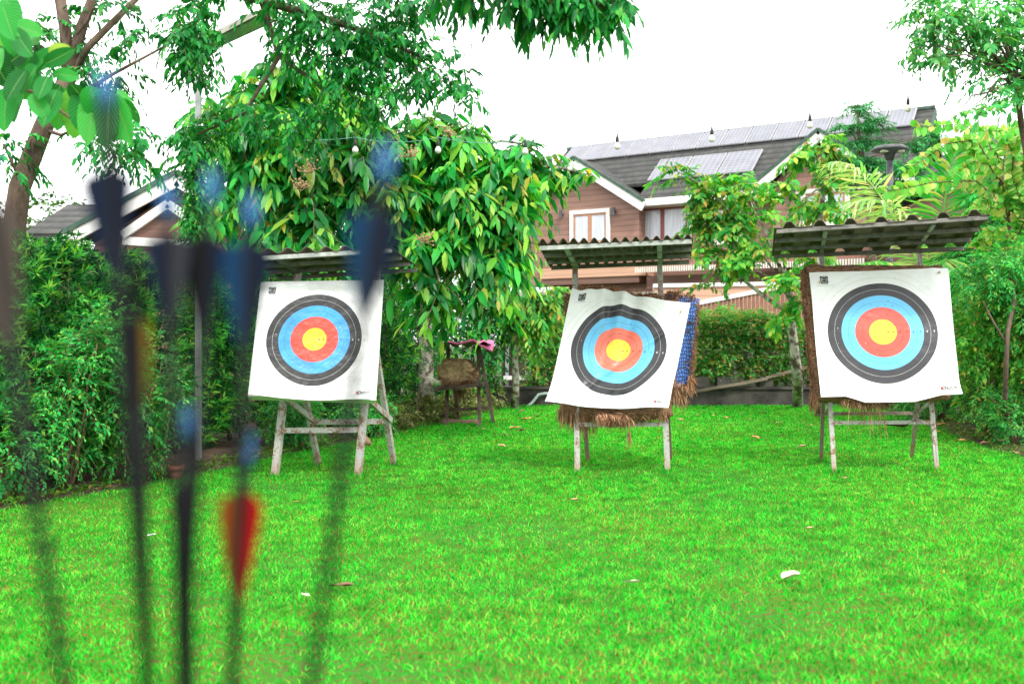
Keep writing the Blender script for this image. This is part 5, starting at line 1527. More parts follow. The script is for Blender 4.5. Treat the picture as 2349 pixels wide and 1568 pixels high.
# floor band, awnings, dark openings of the lower storey
t0, z0 = hl(1240, 640, -.1); t1, z1 = hl(1482, 606, -.1)
mb = MB(); mb.box(t0, t1, -.12, .6, z0, z1); hbuild(mb, 'floor_beam', M['peach'])
t2, _ = hl(2160, 600, -.1)
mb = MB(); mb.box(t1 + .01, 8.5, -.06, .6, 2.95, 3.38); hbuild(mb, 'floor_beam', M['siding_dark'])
def awning(x0, x1, y0, y1, depth):
    ta, zt = hl(x0, y0, -.1); tb, _ = hl(x1, y0, -.1); _, zb = hl(x0, y1, -.1)
    mb = MB()
    n = int((tb - ta) / .16)
    mb.grid(lambda u, v: (ta + (tb - ta) * u, -.13 - depth * v, zt - .18 * v + .03 * math.sin(u * n * 2 * math.pi)), n * 6, 2)
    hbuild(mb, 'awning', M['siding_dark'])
    mb = MB()
    for i in range(n * 2):
        a = ta + (tb - ta) * i / (n * 2)
        mb.box(a + .01, a + (tb - ta) / (n * 2) - .02, -.15 - depth, -.14 - depth, zt - .34, zt - .16)
    hbuild(mb, 'awning_fringe', M['cream_trim'])
awning(1483, 1640, 606, 640, .9)
awning(1650, 2000, 600, 640, .9)
for x0, x1 in ((1250, 1470), (1500, 1640), (1680, 1840), (1900, 2060)):
    ta, _ = hl(x0, 700, .62); tb, _ = hl(x1, 700, .62)
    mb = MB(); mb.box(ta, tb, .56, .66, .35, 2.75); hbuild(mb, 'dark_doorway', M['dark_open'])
for px in (1380, 1360):
    t, z = hl(px, 640, -.6)
    mb = MB(); mb.tube([(t, -.5, 1.6), (t, -.5, 2.9)], .05, 8); hbuild(mb, 'pipe', M['galv'])
# solar panels along the ridge, then the lower row
def solar(t0, t1, w0, w1):
    """w: distance down the slope from the ridge"""
    L = math.hypot(RS, RZ - EZ); ds, dz = -RS / L, -(RZ - EZ) / L
    up = Vector((0, -(RZ - EZ) / L, RS / L)).normalized()
    def pt(t, w, o): return Vector((t, RS + ds * w, RZ + th + dz * w)) + up * o
    V, Q, UV = [], [], []
    mb = MB()
    mb.hexa([pt(t0, w1, .05), pt(t1, w1, .05), pt(t1, w0, .05), pt(t0, w0, .05), pt(t0, w1, .10), pt(t1, w1, .10), pt(t1, w0, .10), pt(t0, w0, .10)])
    fr = mb.build('solar_panel', M['panel_frame'], house)
    e = .022
    V = [pt(t0 + e, w1 - e, .104), pt(t1 - e, w1 - e, .104), pt(t1 - e, w0 + e, .104), pt(t0 + e, w0 + e, .104)]
    np_mesh('cell_sheet', np.array([tuple(v) for v in V]), [np.array([[0, 1, 2, 3]])], M['solar'], fr, False, np.array([(0, 0), (1, 0), (1, 1), (0, 1)], dtype=float))
n = 14
for i in range(n):
    a = -4.35 + (8.35 + 4.35) * i / n
    solar(a + .025, a + .882, .06, 1.28)
tA, _ = hl(1497, 400, 1.2)
tB, _ = hl(1738, 385, 1.2)
for i in range(3):
    a = tA + (tB - tA) * i / 3
    solar(a + .03, a + (tB - tA) / 3 - .03, 1.95, 3.45)

# ------------------------------------------------------------------ second house at the edge, house behind the hedge, low far roof
def gable_house(name, label, apex, wl, wr, zfoot, depth, zbase, rz=0.0):
    root = thing(name, label, 'house', (apex.x, apex.y, 0), rz)
    ORG[root] = Vector((0, 0, 0))          # parts in the house's own frame
    za = apex.z
    mb = MB()
    mb.box(-wl + .4, wr - .4, .4, depth, zbase, zfoot - .1)
    mb.add([(-wl + .4, .4, zfoot - .1), (wr - .4, .4, zfoot - .1), (0, .4, za - .15)], [(0, 1, 2)])
    mb.build('wall', M['siding'], root)
    for sg, w in ((-1, wl), (1, wr)):
        mb = MB()
        q = [(0, 0, za), (sg * w, 0, zfoot), (sg * w, depth + .3, zfoot), (0, depth + .3, za)]
        if sg > 0: q = q[::-1]
        roofslab(mb, q, .1)
        mb.build('roof', M['tiles'], root)
        mb = MB(); mb.bar((0, -.04, za - .10), (sg * w, -.04, zfoot - .10), .06, .24); mb.build('gable_board', M['white_trim'], root)
        mb = MB(); mb.bar((0, -.05, za + .06), (sg * w, -.05, zfoot + .06), .12, .09); mb.build('roof_edge_board', M['green_edge'], root)
    return root
ap = at(2420, 255, 24)
h2 = gable_house('house', 'second brown boarded house with white gable board, cut off by the edge of the view', ap, 2.15, 2.6, ap.z - 1.55, 6, 0)
ap = at(408, 402, 19)
h3 = gable_house('house', 'brown house with long white gable boards behind the near hedge', ap, 2.15, 1.9, ap.z - 1.15, 6, 0)
# porch gable of that house
mb = MB(); 
p0, p1 = at(385, 468, 18.2), at(280, 540, 18.2)
o3 = Vector((ap.x, ap.y, 0))
mb.bar(p0 - o3, p1 - o3, .07, .15); mb.bar(p0 - o3, at(470, 525, 18.2) - o3, .07, .15)
mb.build('porch_board', M['white_trim'], h3)
mb = MB(); mb.bar(at(282, 552, 18.25) - o3, at(470, 564, 18.25) - o3, .1, .15); mb.build('porch_beam', M['white_trim'], h3)
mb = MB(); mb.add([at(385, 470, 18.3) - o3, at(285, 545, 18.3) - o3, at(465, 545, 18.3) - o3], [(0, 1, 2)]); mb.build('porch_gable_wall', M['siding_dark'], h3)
mb = MB(); a = at(275, 556, 18.4) - o3; b = at(470, 556, 18.4) - o3
mb.box(a.x, b.x, a.y, a.y + 1.2, 0, a.z - .02); mb.build('porch_wall', M['siding'], h3)
fr_ = thing('house', 'low far house showing only its grey tiled roof above the hedge', 'house', tuple(Vector((at(120, 700, 27).x, 27, 0))))
c = at(120, 700, 27)
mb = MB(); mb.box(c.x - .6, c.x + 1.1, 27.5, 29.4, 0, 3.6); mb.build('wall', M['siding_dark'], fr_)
mb = MB(); z0 = at(0, 545, 27).z; z1 = at(0, 478, 29.5).z
roofslab(mb, [(c.x - .8, 27, z0), (c.x + 1.3, 27, z0), (c.x + 1.0, 29.5, z1), (c.x - .7, 29.5, z1)], .12); mb.build('roof', M['tiles'], fr_)

# ------------------------------------------------------------------ far curb, concrete wall, plank rail, fence
cb = thing('curb_wall', 'low dark concrete curb closing the far end of the lawn', 'curb', (3, 18.45, 0))
mb = MB(); mb.box(-.9, 7.4, 18.38, 18.62, -.05, .30); mb.build('curb', M['concrete_dark'], cb, bevel=.015)
mb = MB(); mb.box(-.95, 7.4, 18.34, 18.70, .30, .345); mb.build('curb_top', M['concrete_dark'], cb)
cw = thing('concrete_wall', 'stained grey concrete wall behind the red-tipped shrubs', 'wall', (4, 19.9, 0))
mb = MB(); mb.box(1.6, 8.5, 19.8, 20.0, -.05, 1.15); mb.build('panel', M['concrete'], cw)
pl = thing('plank_rail', 'crooked pale plank rail laid along the far curb', 'plank', tuple(at(1700, 880, 18.3)))
mb = MB()
mb.bar(at(1592, 898, 18.25), at(1760, 868, 18.3), .06, .05); mb.build('long_plank', M['plank'], pl)
mb = MB(); mb.bar(at(1757, 866, 18.34), at(1850, 842, 18.34), .06, .05); mb.build('short_plank', M['plank'], pl)
for px in (1612, 1660, 1758):
    c = at(px, 890, 18.4)
    mb = MB(); mb.box(c.x - .12, c.x + .12, 18.36, 18.6, .346, .346 + .18); mb.build('support_block', M['concrete_dark'], pl)
ff = thing('board_fence', 'red-brown board fence with a white sloping top rail', 'fence', tuple(Vector((4.6, 20.4, 0))))
rs = random.Random(5)
A0, A1 = at(1560, 703, 21.5), at(1880, 640, 20.4)
nb = 34
mb = MB()
for i in range(nb):
    u0, u1 = i / nb, (i + 1) / nb - .006
    p, q = A0.lerp(A1, u0), A0.lerp(A1, u1)
    off = Vector((0, rs.uniform(-.006, .006), 0))
    top = -.03 + rs.uniform(-.02, .02)
    mb.hexa([Vector((p.x, p.y, 0)) + off, Vector((q.x, q.y, 0)) + off, Vector((q.x, q.y + .025, 0)) + off, Vector((p.x, p.y + .025, 0)) + off,
             Vector((p.x, p.y, p.z + top)) + off, Vector((q.x, q.y, q.z + top)) + off, Vector((q.x, q.y + .025, q.z + top)) + off, Vector((p.x, p.y + .025, p.z + top)) + off])
mb.build('board_panel', M['fence'], ff)
mb = MB(); mb.bar(A0, A1, .07, .09); mb.build('top_rail', M['white_trim'], ff)
mb = MB()
B0, B1 = at(1600, 668, 22.4), at(1790, 655, 22.2)
# pale wall and rail further back on the ramp
rw = thing('ramp_wall', 'pale low wall with white coping behind the board fence', 'wall', tuple(Vector((4.6, 23.4, 0))))
p, q = at(1500, 660, 23.5), at(1960, 652, 23.2)
mb = MB(); mb.hexa([(p.x, p.y, 0), (q.x, q.y, 0), (q.x, q.y + .2, 0), (p.x, p.y + .2, 0), (p.x, p.y, p.z), (q.x, q.y, q.z), (q.x, q.y + .2, q.z), (p.x, p.y + .2, p.z)])
mb.build('panel', M['peach'], rw)
mb = MB(); mb.bar(p + Vector((0, .1, .05)), q + Vector((0, .1, .05)), .3, .09); mb.build('coping', M['white_trim'], rw)
# shed corner behind the thin mottled trunk
sd = thing('shed', 'dark shed with a pale shuttered window beyond the far curb', 'shed', tuple(Vector((.4, 20.8, 0))))
a, b = at(1150, 800, 20.6), at(1262, 800, 20.6)
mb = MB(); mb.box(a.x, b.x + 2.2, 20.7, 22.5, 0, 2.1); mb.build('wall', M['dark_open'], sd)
mb = MB(); mb.box(a.x - .1, b.x + 2.3, 20.5, 22.6, 2.1, 2.2); mb.build('roof', M['concrete'], sd)
w0, w1 = at(1205, 862, 20.6), at(1240, 815, 20.6)
mb = MB(); mb.box(w0.x, w1.x, 20.66, 20.69, w0.z, w1.z); mb.build('shutter', M['white_trim'], sd)
for px in (1163, 1238):
    p = at(px, 800, 20.6); mb = MB(); mb.box(p.x - .035, p.x + .035, 20.6, 20.66, 0, 2.1); mb.build('post', M['galv'], sd)
p, q = at(1155, 866, 20.5), at(1240, 866, 20.5)
mb = MB(); mb.bar(p, q, .05, .08); mb.build('rail', M['white_trim'], sd)
hs = thing('garden_hose', 'pale grey-green hose drooping over the far curb onto the grass', 'hose', tuple(at(1205, 936, 18.2)))
mb = MB(); mb.tube([at(1285, 905, 18.3), at(1250, 902, 18.32), at(1235, 905, 18.25), at(1222, 922, 18.2), at(1208, 934, 18.15), at(1192, 937, 18.1)], .028, 8)
mb.build('hose', surf('pale_hose', (.30, .40, .36), (.42, .52, .48), 9, .5, .1), hs, True)

# ------------------------------------------------------------------ lamp post, garden lamp
lp = thing('lamp_post', 'slim grey square lamp post with a flat rectangular lamp head high among the leaves', 'lamp post', tuple(ground_at(455, 1062)))
g = ground_at(455, 1062); d = g.y
top = at(457, 128, d)
mb = MB(); mb.bar((g.x, g.y, -.05), (g.x, g.y, top.z), .05, .05, up=(0, 1, 0)); mb.build('pole', M['galv'], lp)
mb = MB(); mb.bar((g.x, g.y, top.z - .1), at(484, 118, d - .1), .035, .035); mb.build('arm', M['galv'], lp)
a, b = at(478, 108, d - .05), at(612, 42, d - .55)
mb = MB()
ax = (b - a).normalized(); sdv = Vector((0, 1, 0)) - ax * ax.y; sdv.normalize(); upv = ax.cross(sdv)
if upv.z < 0: upv = -upv
def lhead(u, v, z): return a.lerp(b, u) + sdv * ((v - .5) * .26) + upv * z
mb.hexa([lhead(0, .12, 0), lhead(1, 0, 0), lhead(1, 1, 0), lhead(0, .88, 0), lhead(0, .2, .07), lhead(1, .05, .05), lhead(1, .95, .05), lhead(0, .8, .07)])
hd = mb.build('lamp_head', surf('beige_lamp_housing', (.24, .23, .18), (.36, .35, .28), 6, .5, .1), lp)
mb = MB(); mb.hexa([lhead(.15, .2, -.006), lhead(.92, .14, -.006), lhead(.92, .86, -.006), lhead(.15, .8, -.006), lhead(.15, .2, -.002), lhead(.92, .14, -.002), lhead(.92, .86, -.002), lhead(.15, .8, -.002)])
mb.build('lamp_glass', M['glass'], hd)
sl = thing('garden_lamp', 'dark solar garden lamp with a flat round head on a slim pole before the house', 'garden lamp', tuple(Vector((at(2041, 900, 17).x, 17, 0))))
c = at(2041, 338, 17)
mb = MB(); mb.tube([(c.x, 17, -.05), (c.x, 17, c.z - .1)], .055, 10); mb.build('pole', M['dark_metal'], sl, True)
mb = MB(); mb.lathe([(.06, -.22), (.10, -.10), (.30, -.055), (.30, -.03), (.24, .012), (.02, .04)], c, 28); hd = mb.build('lamp_head', M['dark_metal'], sl, True)
for sg in (-1, 1):
    mb = MB(); mb.box(c.x + sg * .14 - .055, c.x + sg * .14 + .055, 17 - .16, 17 - .08, c.z - .105, c.z - .07)
    mb.build('light_panel', surf('pale_lens', (.5, .5, .35), (.6, .6, .45), 10, .3, 0), hd)

# ------------------------------------------------------------------ string of bulbs
sg_ = thing('string_light', 'string of white bulbs hung from a thin green wire across the garden', 'string light', tuple(at(1416, 318, 10)))
bp = [(815, 345), (1005, 345), (1205, 348), (1416, 336), (1633, 319), (1858, 288), (2083, 250)]
wire = [at(-300, 250, 10.2), at(180, 268, 10.1), at(560, 306, 10)] + [at(x, y - 30, 10) for x, y in bp] + [at(2349, 166, 10), at(2700, 90, 10)]
sm = []
for i in range(len(wire) - 1):
    for k in range(6):
        t = k / 6
        sm.append(wire[i].lerp(wire[i + 1], t) - Vector((0, 0, .05 * 4 * t * (1 - t))))
mb = MB(); mb.tube(sm, .0035, 5); mb.build('wire', surf('green_wire', (.10, .28, .22), (.18, .38, .3), 9, .6, 0), sg_)
mb_m = surf('white_bulb_glass', (.70, .69, .62), (.8, .79, .73), 12, .2, 0)
sk_m = surf('black_socket', (.015, .015, .015), (.04, .04, .04), 9, .5, 0)
bulb0 = None
for i, (x, y) in enumerate(bp):
    c = at(x, y, 10)
    if bulb0 is None:
        mb = MB(); mb.lathe([(.012, .045), (.016, .034), (.028, .018), (.032, 0), (.028, -.018), (.014, -.030), (.002, -.033)][::-1], c, 14)
        bulb0 = mb.build('bulb', mb_m, sg_, True)
        mb = MB(); mb.lathe([(.014, .04), (.017, .05), (.017, .085), (.010, .10), (.006, .125)], c, 10)
        sock0 = mb.build('socket', sk_m, bulb0, True)
        c00 = c
    else:
        b_ = bulb0.copy(); COL.objects.link(b_); b_.parent = sg_; b_.location = c - c00
        s_ = sock0.copy(); COL.objects.link(s_); s_.parent = b_

# ------------------------------------------------------------------ old straw bale stand at the back
gL, gR = ground_at(1023, 975), ground_at(1100, 978)
gl2, gr2 = ground_at(1052, 963), ground_at(1133, 970)
os_ = thing('old_stand', 'old dark wooden stand at the back with a sagging pink-covered roof', 'old stand', tuple((gL + gR) / 2))
M['old_wood'] = surf('dark_old_wood', (.05, .035, .028), (.15, .105, .08), 7, .85, .5, .01)
fl, frr = at(1028, 868, 14.4), at(1103, 866, 14.2)
for a, b in ((gL, at(1029, 800, 14.9)), (gR, at(1097, 790, 14.6)), (gl2, at(1040, 868, 14.9)), (gr2, at(1100, 800, 14.8))):
    mb = MB(); mb.bar(a + Vector((0, 0, -.03)), b, .05, .05, up=(0, 1, 0)); mb.build('leg', M['old_wood'], os_)
mb = MB(); mb.hexa([at(995, 897, 14.0), at(1108, 886, 13.9), at(1112, 882, 14.6), at(1003, 890, 14.7), at(995, 890, 14.0), at(1108, 879, 13.9), at(1112, 875, 14.6), at(1003, 883, 14.7)])
mb.build('shelf', M['old_wood'], os_)
mb = MB(); mb.bar(at(1030, 940, 14.3), at(1122, 935, 14.2), .04, .045); mb.build('lower_rail', M['old_wood'], os_)
mb = MB()
def rf(u, v): 
    p = at(985, 790, 14.0).lerp(at(1125, 785, 13.9), u).lerp(at(1000, 795, 15.0).lerp(at(1130, 790, 14.9), u), v)
    p.z += .02 * math.sin(u * 30) + .02 * mnoise.noise(p * 4)
    return p
mb.grid(rf, 40, 6); o = mb.build('roof_sheet', M['roof'], os_, True)
pk = thing('pink_cloth', 'crumpled pink cloth thrown over the roof of the old stand', 'cloth', tuple(at(1098, 788, 14.0)))
mb = MB()
def pf(u, v):
    p = at(1022, 793, 13.85).lerp(at(1130, 788, 13.8), u)
    q = at(1030, 795, 14.6).lerp(at(1134, 788, 14.5), u)
    r = p.lerp(q, min(1, v * 1.6)) 
    hang = max(0, u - .62) * .75 * (1 - v) ** 1.0
    r.z += .05 + .012 * math.sin(u * 14 + v * 5) + .03 * mnoise.noise(r * 8) - hang * .55 * (1 if v < .5 else 0)
    return r
mb.grid(pf, 40, 14)
o = mb.build('cloth_sheet', surf('pink_fabric', (.48, .07, .20), (.68, .20, .36), 9, .8, .4, .01), pk, True)
so = o.modifiers.new('thickness', 'SOLIDIFY'); so.thickness = .025
bl_ = thing('straw_bale', 'lumpy rounded brown straw bale resting on the old stand shelf', 'straw bale', tuple(at(1050, 884, 14.3)))
mb = MB()
def bf(u, v):
    an = u * 2 * math.pi; ph = (v - .5) * math.pi
    c = at(1051, 852, 14.3)
    ca, sa = math.cos(an), math.sin(an); cp = math.cos(ph)
    sx = lambda q: math.copysign(abs(q) ** .6, q)
    p = Vector((sx(ca) * cp ** .55 * .27, sx(sa) * cp ** .55 * .20, math.copysign(abs(math.sin(ph)) ** .75, math.sin(ph)) * .19))
    p = p + mnoise.noise_vector(p * 7) * .045 + mnoise.noise_vector(p * 22) * .018
    if p.x > .1 and p.z > .02: p.z -= (p.x - .1) * .6
    return c + p
mb.grid(bf, 60, 34); mb.build('straw_body', M['straw_pale'], bl_, True)
Ps, Ds, Ls, Ws = [], [], [], []
rsb = random.Random(9)
for k in range(1500):
    p = bf(rsb.random(), .06 + .88 * rsb.random()); c = at(1051, 852, 14.3)
    Ps.append(tuple(p)); Ds.append(tuple((p - c).normalized() + Vector((rsb.gauss(0, .6), rsb.gauss(0, .6), rsb.gauss(-.2, .6))))); Ls.append(rsb.uniform(.03, .07)); Ws.append(rsb.uniform(.005, .010))
for k in range(160):
    Ps.append(tuple(at(1056 + rsb.gauss(0, 7), 888, 14.3))); Ds.append((rsb.gauss(0, .12), rsb.gauss(0, .1), -1)); Ls.append(rsb.uniform(.08, .24)); Ws.append(.006)
strands(np.array(Ps), np.array(Ds), np.array(Ls), np.array(Ws), M['straw_strand'], 'straw_fringe', bl_, .2)
lg = thing('log', 'short pale brown log lying at the foot of the old stand', 'log', tuple(ground_at(1060, 973)))
mb = MB(); mb.tube([at(1003, 968, 14.3), at(1030, 970, 14.35), at(1065, 972, 14.3), at(1100, 968, 14.25)], [.07, .062, .06, .05], 10); mb.build('wood', surf('pale_log', (.20, .12, .08), (.36, .24, .17), 6, .9, .5), lg, True)
kl = thing('log', 'small cut log lying in the grass edge behind the foam board stand', 'log', tuple(ground_at(838, 1012)))
mb = MB(); a = ground_at(845, 1022); b = at(835, 1000, a.y + .5); mb.tube([a + Vector((0, 0, .03)), b], [.035, .03], 8); mb.build('wood', surf('reddish_log', (.25, .12, .08), (.36, .2, .14), 6, .9, .5), kl, True)

# ------------------------------------------------------------------ terracotta pot
g = ground_at(403, 1100)
pt_ = thing('plant_pot', 'terracotta pot with a dry plant at the foot of the hedge', 'plant pot', tuple(g))
M['terra'] = surf('terracotta', (.30, .11, .06), (.46, .20, .11), 7, .85, .4, .006)
mb = MB(); mb.lathe([(.045, 0), (.058, .06), (.066, .085), (.076, .086), (.079, .125), (.070, .126), (.062, .09), (.02, .085)], g, 28); mb.build('pot', M['terra'], pt_, True)
mb = MB()
rs = random.Random(2)
for k in range(14):
    e = g + Vector((rs.gauss(0, .09), rs.gauss(0, .07), .14 + rs.random() * .28)); mb.tube(curve_pts(g + Vector((0, 0, .08)), e, (0, 0, .02), 4, .01, rs), taper(.004, .0015, 4), 4)
mb.build('dry_stem', M['twig'], pt_)
# ------------------------------------------------------------------ fallen leaves
def fallen_mat(name, c1, c2):
    return surf(name, c1, c2, 40, .7, .4, .003)
FM = {'cream': fallen_mat('cream_dry_leaf', (.60, .52, .36), (.74, .68, .50)), 'tan': fallen_mat('tan_dry_leaf', (.42, .24, .13), (.56, .36, .20)),
      'brown': fallen_mat('brown_dry_leaf', (.13, .06, .04), (.26, .14, .09)), 'orange': fallen_mat('orange_dry_leaf', (.52, .24, .07), (.62, .34, .12)), 'white': fallen_mat('white_petal', (.6, .6, .56), (.74, .74, .7))}
fproto = {}
def fallen(px, py, length, col, az, label, group=None, aspect=.42, curl=.25, seed=0):
    key = (col, seed % 4)
    if key not in fproto:
        rs = random.Random(seed * 7 + len(fproto))
        mb = MB()
        nu, nv = 4, 10
        cr = curl * rs.uniform(.6, 1.4); tw = rs.uniform(-.3, .3)
        def fn(u, v):
            w = aspect * math.sin(math.pi * (.04 + .92 * v ** .85)) ** .7
            x = (u - .5) * w
            z = cr * abs(u - .5) * w * 2 + cr * .5 * (v - .45) ** 2 + tw * x * v + .02 * math.sin(v * 9 + u * 4)
            return (x, v - .5, z + .02)
        mb.grid(fn, nu, nv)
        me = mb.build('fallen_leaf', FM[col], None, True)
        fproto[key] = me
        o = me
    else:
        o = fproto[key].copy(); COL.objects.link(o)
    g = ground_at(px, py)
    o.location = (g.x, g.y, .028); o.rotation_euler = (random.uniform(-.12, .12), random.uniform(-.12, .12), az); o.scale = (length,) * 3
    tag(o, label, 'fallen leaf', group)
    return o
random.seed(77)
fallen(1815, 1338, .115, 'cream', -1.1, 'large cream dry leaf alone on the open lawn below the targets', curl=.5, aspect=.5, seed=1)
fallen(1450, 1350, .085, 'cream', 1.4, 'small cream dry leaf half sunk in the open grass', seed=2)
fallen(785, 1358, .12, 'brown', 1.3, 'dark brown dry leaf on the grass behind the last arrow shaft', seed=1)
fallen(1316, 1156, .10, 'tan', 1.5, 'tan dry leaf on the grass in front of the ragged butt stand', seed=1)
fallen(677, 1160, .06, 'orange', 1.0, 'orange dry leaf on the grass in front of the foam board stand', seed=1)
fallen(348, 1238, .06, 'white', -.6, 'white petal on the grass between two blurred arrow shafts', seed=1)
fallen(245, 1126, .08, 'orange', 1.3, 'orange dry leaf on bare soil below the terracotta pot', seed=2)
fallen(1938, 1104, .11, 'tan', 1.2, 'tan dry twig-like leaf beside the front foot of the thin-legged stand', seed=2, aspect=.25)
fallen(2060, 984, .30, 'brown', 1.5, 'big curled brown leaf behind the front rail of the thin-legged stand', seed=2, curl=.4)
fallen(1857, 1222, .07, 'tan', 1.6, 'tan dry leaf out on the lawn in front of the thin-legged stand', seed=3)
fallen(2030, 1031, .07, 'brown', 1.4, 'brown dry leaf lying between the legs of the thin-legged stand', seed=3)
fallen(700, 1378, .06, 'cream', .8, 'pale crumpled leaf near the bottom of the lawn beside the red-feathered arrow', seed=3)
sm = [(1110, 990), (1185, 985), (1200, 993), (1150, 1027), (1215, 962), (1230, 958), (1180, 955), (1250, 955), (1200, 948), (1280, 948), (1205, 968), (1155, 1003),
      (1640, 955), (1665, 962), (1700, 956), (1600, 958), (1720, 964), (1750, 950), (1790, 972), (1855, 978), (1795, 1003), (1840, 1030), (1735, 1010), (1880, 962), (1560, 965)]
for k, (px, py) in enumerate(sm):
    west = px < 1400
    fallen(px + random.uniform(-4, 4), py + random.uniform(-2, 2), random.uniform(.09, .17), ('tan', 'orange', 'brown')[k % 3], random.uniform(0, 6.28),
           'small dry leaf scattered on the far lawn near the old bale stand' if west else 'small dry leaf scattered on the far lawn between the two straw butts',
           'dry leaves on the far lawn near the old bale stand' if west else 'dry leaves on the far lawn between the straw butts', seed=k)
bankl = [(2140, 965), (2180, 975), (2230, 985), (2270, 1005), (2235, 1000), (2160, 990), (2300, 1030), (2330, 1020), (2205, 1030), (2260, 1040), (2330, 1060), (2150, 1008), (2190, 1012), (2220, 1008), (2285, 990), (2120, 955)]
for k, (px, py) in enumerate(bankl):
    o = fallen(px, py, random.uniform(.08, .17), ('brown', 'tan', 'orange')[k % 3], random.uniform(0, 6.28), 'dry leaf littering the soil bank under the narrow-leaved shrubs', 'dry leaves on the soil bank', seed=k + 1)
    o.location.z = .09
hedl = [(60, 1150), (130, 1130), (180, 1118), (560, 1062), (640, 1045), (600, 1052), (700, 1030), (770, 1012), (735, 1075), (930, 1000), (870, 1010)]
for k, (px, py) in enumerate(hedl):
    o = fallen(px, py, random.uniform(.06, .11), ('orange', 'tan', 'brown')[k % 3], random.uniform(0, 6.28), 'dry leaf on the soil along the foot of the long hedge', 'dry leaves along the foot of the hedge', seed=k + 2)
    o.location.z = .05

# ------------------------------------------------------------------ arrows close to the eye
def vane_mat(name, c1, c2, tr=.25):
    m, nt, bs, out = newmat(name)
    f = noise(nt, 300, 3, .6, stretch=(1, 1, .1))
    r = ramp(nt, [(.3, c1), (.7, c2)])
    nt.links.new(f, r.inputs[0]); nt.links.new(r.outputs[0], bs.inputs['Base Color'])
    bs.inputs['Roughness'].default_value = .75; bs.inputs['Specular IOR Level'].default_value = .08
    t_ = nt.nodes.new('ShaderNodeBsdfTranslucent'); nt.links.new(r.outputs[0], t_.inputs[0])
    mx = nt.nodes.new('ShaderNodeMixShader'); mx.inputs[0].default_value = tr
    nt.links.new(bs.outputs[0], mx.inputs[1]); nt.links.new(t_.outputs[0], mx.inputs[2]); nt.links.new(mx.outputs[0], out.inputs[0])
    return m
M['carbon'] = surf('black_carbon_shaft', (.004, .004, .005), (.008, .008, .009), 200, .5, .05, .0005, spec=.08)
M['v_navy'] = vane_mat('navy_feather', (.005, .009, .022), (.009, .016, .038), .08)
M['v_grey'] = vane_mat('slate_feather', (.035, .037, .050), (.055, .056, .072), .15)
M['v_black'] = vane_mat('black_feather', (.002, .002, .003), (.006, .006, .008), .03)
M['v_blue'] = vane_mat('steel_blue_feather', (.006, .028, .075), (.010, .045, .11), .15)
M['v_brown'] = vane_mat('taupe_feather', (.085, .065, .058), (.13, .10, .088), .3)
M['v_red'] = vane_mat('red_feather', (.36, .006, .008), (.50, .012, .012), .35)
M['v_orange'] = vane_mat('dull_orange_feather', (.26, .06, .01), (.34, .09, .015), .35)
M['v_yellow'] = vane_mat('yellow_feather', (.22, .13, .01), (.28, .17, .015), .3)
def nock_material():
    m, nt, bs, out = newmat('clear_blue_nock')
    f = noise(nt, 120, 3)
    r = ramp(nt, [(.3, (.04, .22, .62)), (.7, (.08, .32, .76))])
    nt.links.new(f, r.inputs[0]); nt.links.new(r.outputs[0], bs.inputs['Base Color'])
    bs.inputs['Roughness'].default_value = .2
    bs.inputs['Transmission Weight'].default_value = .7
    bs.inputs['IOR'].default_value = 1.3
    return m
M['nock'] = nock_material()
M['tip'] = surf('steel_point', (.3, .3, .3), (.5, .5, .5), 20, .3, 0, metal=.8)

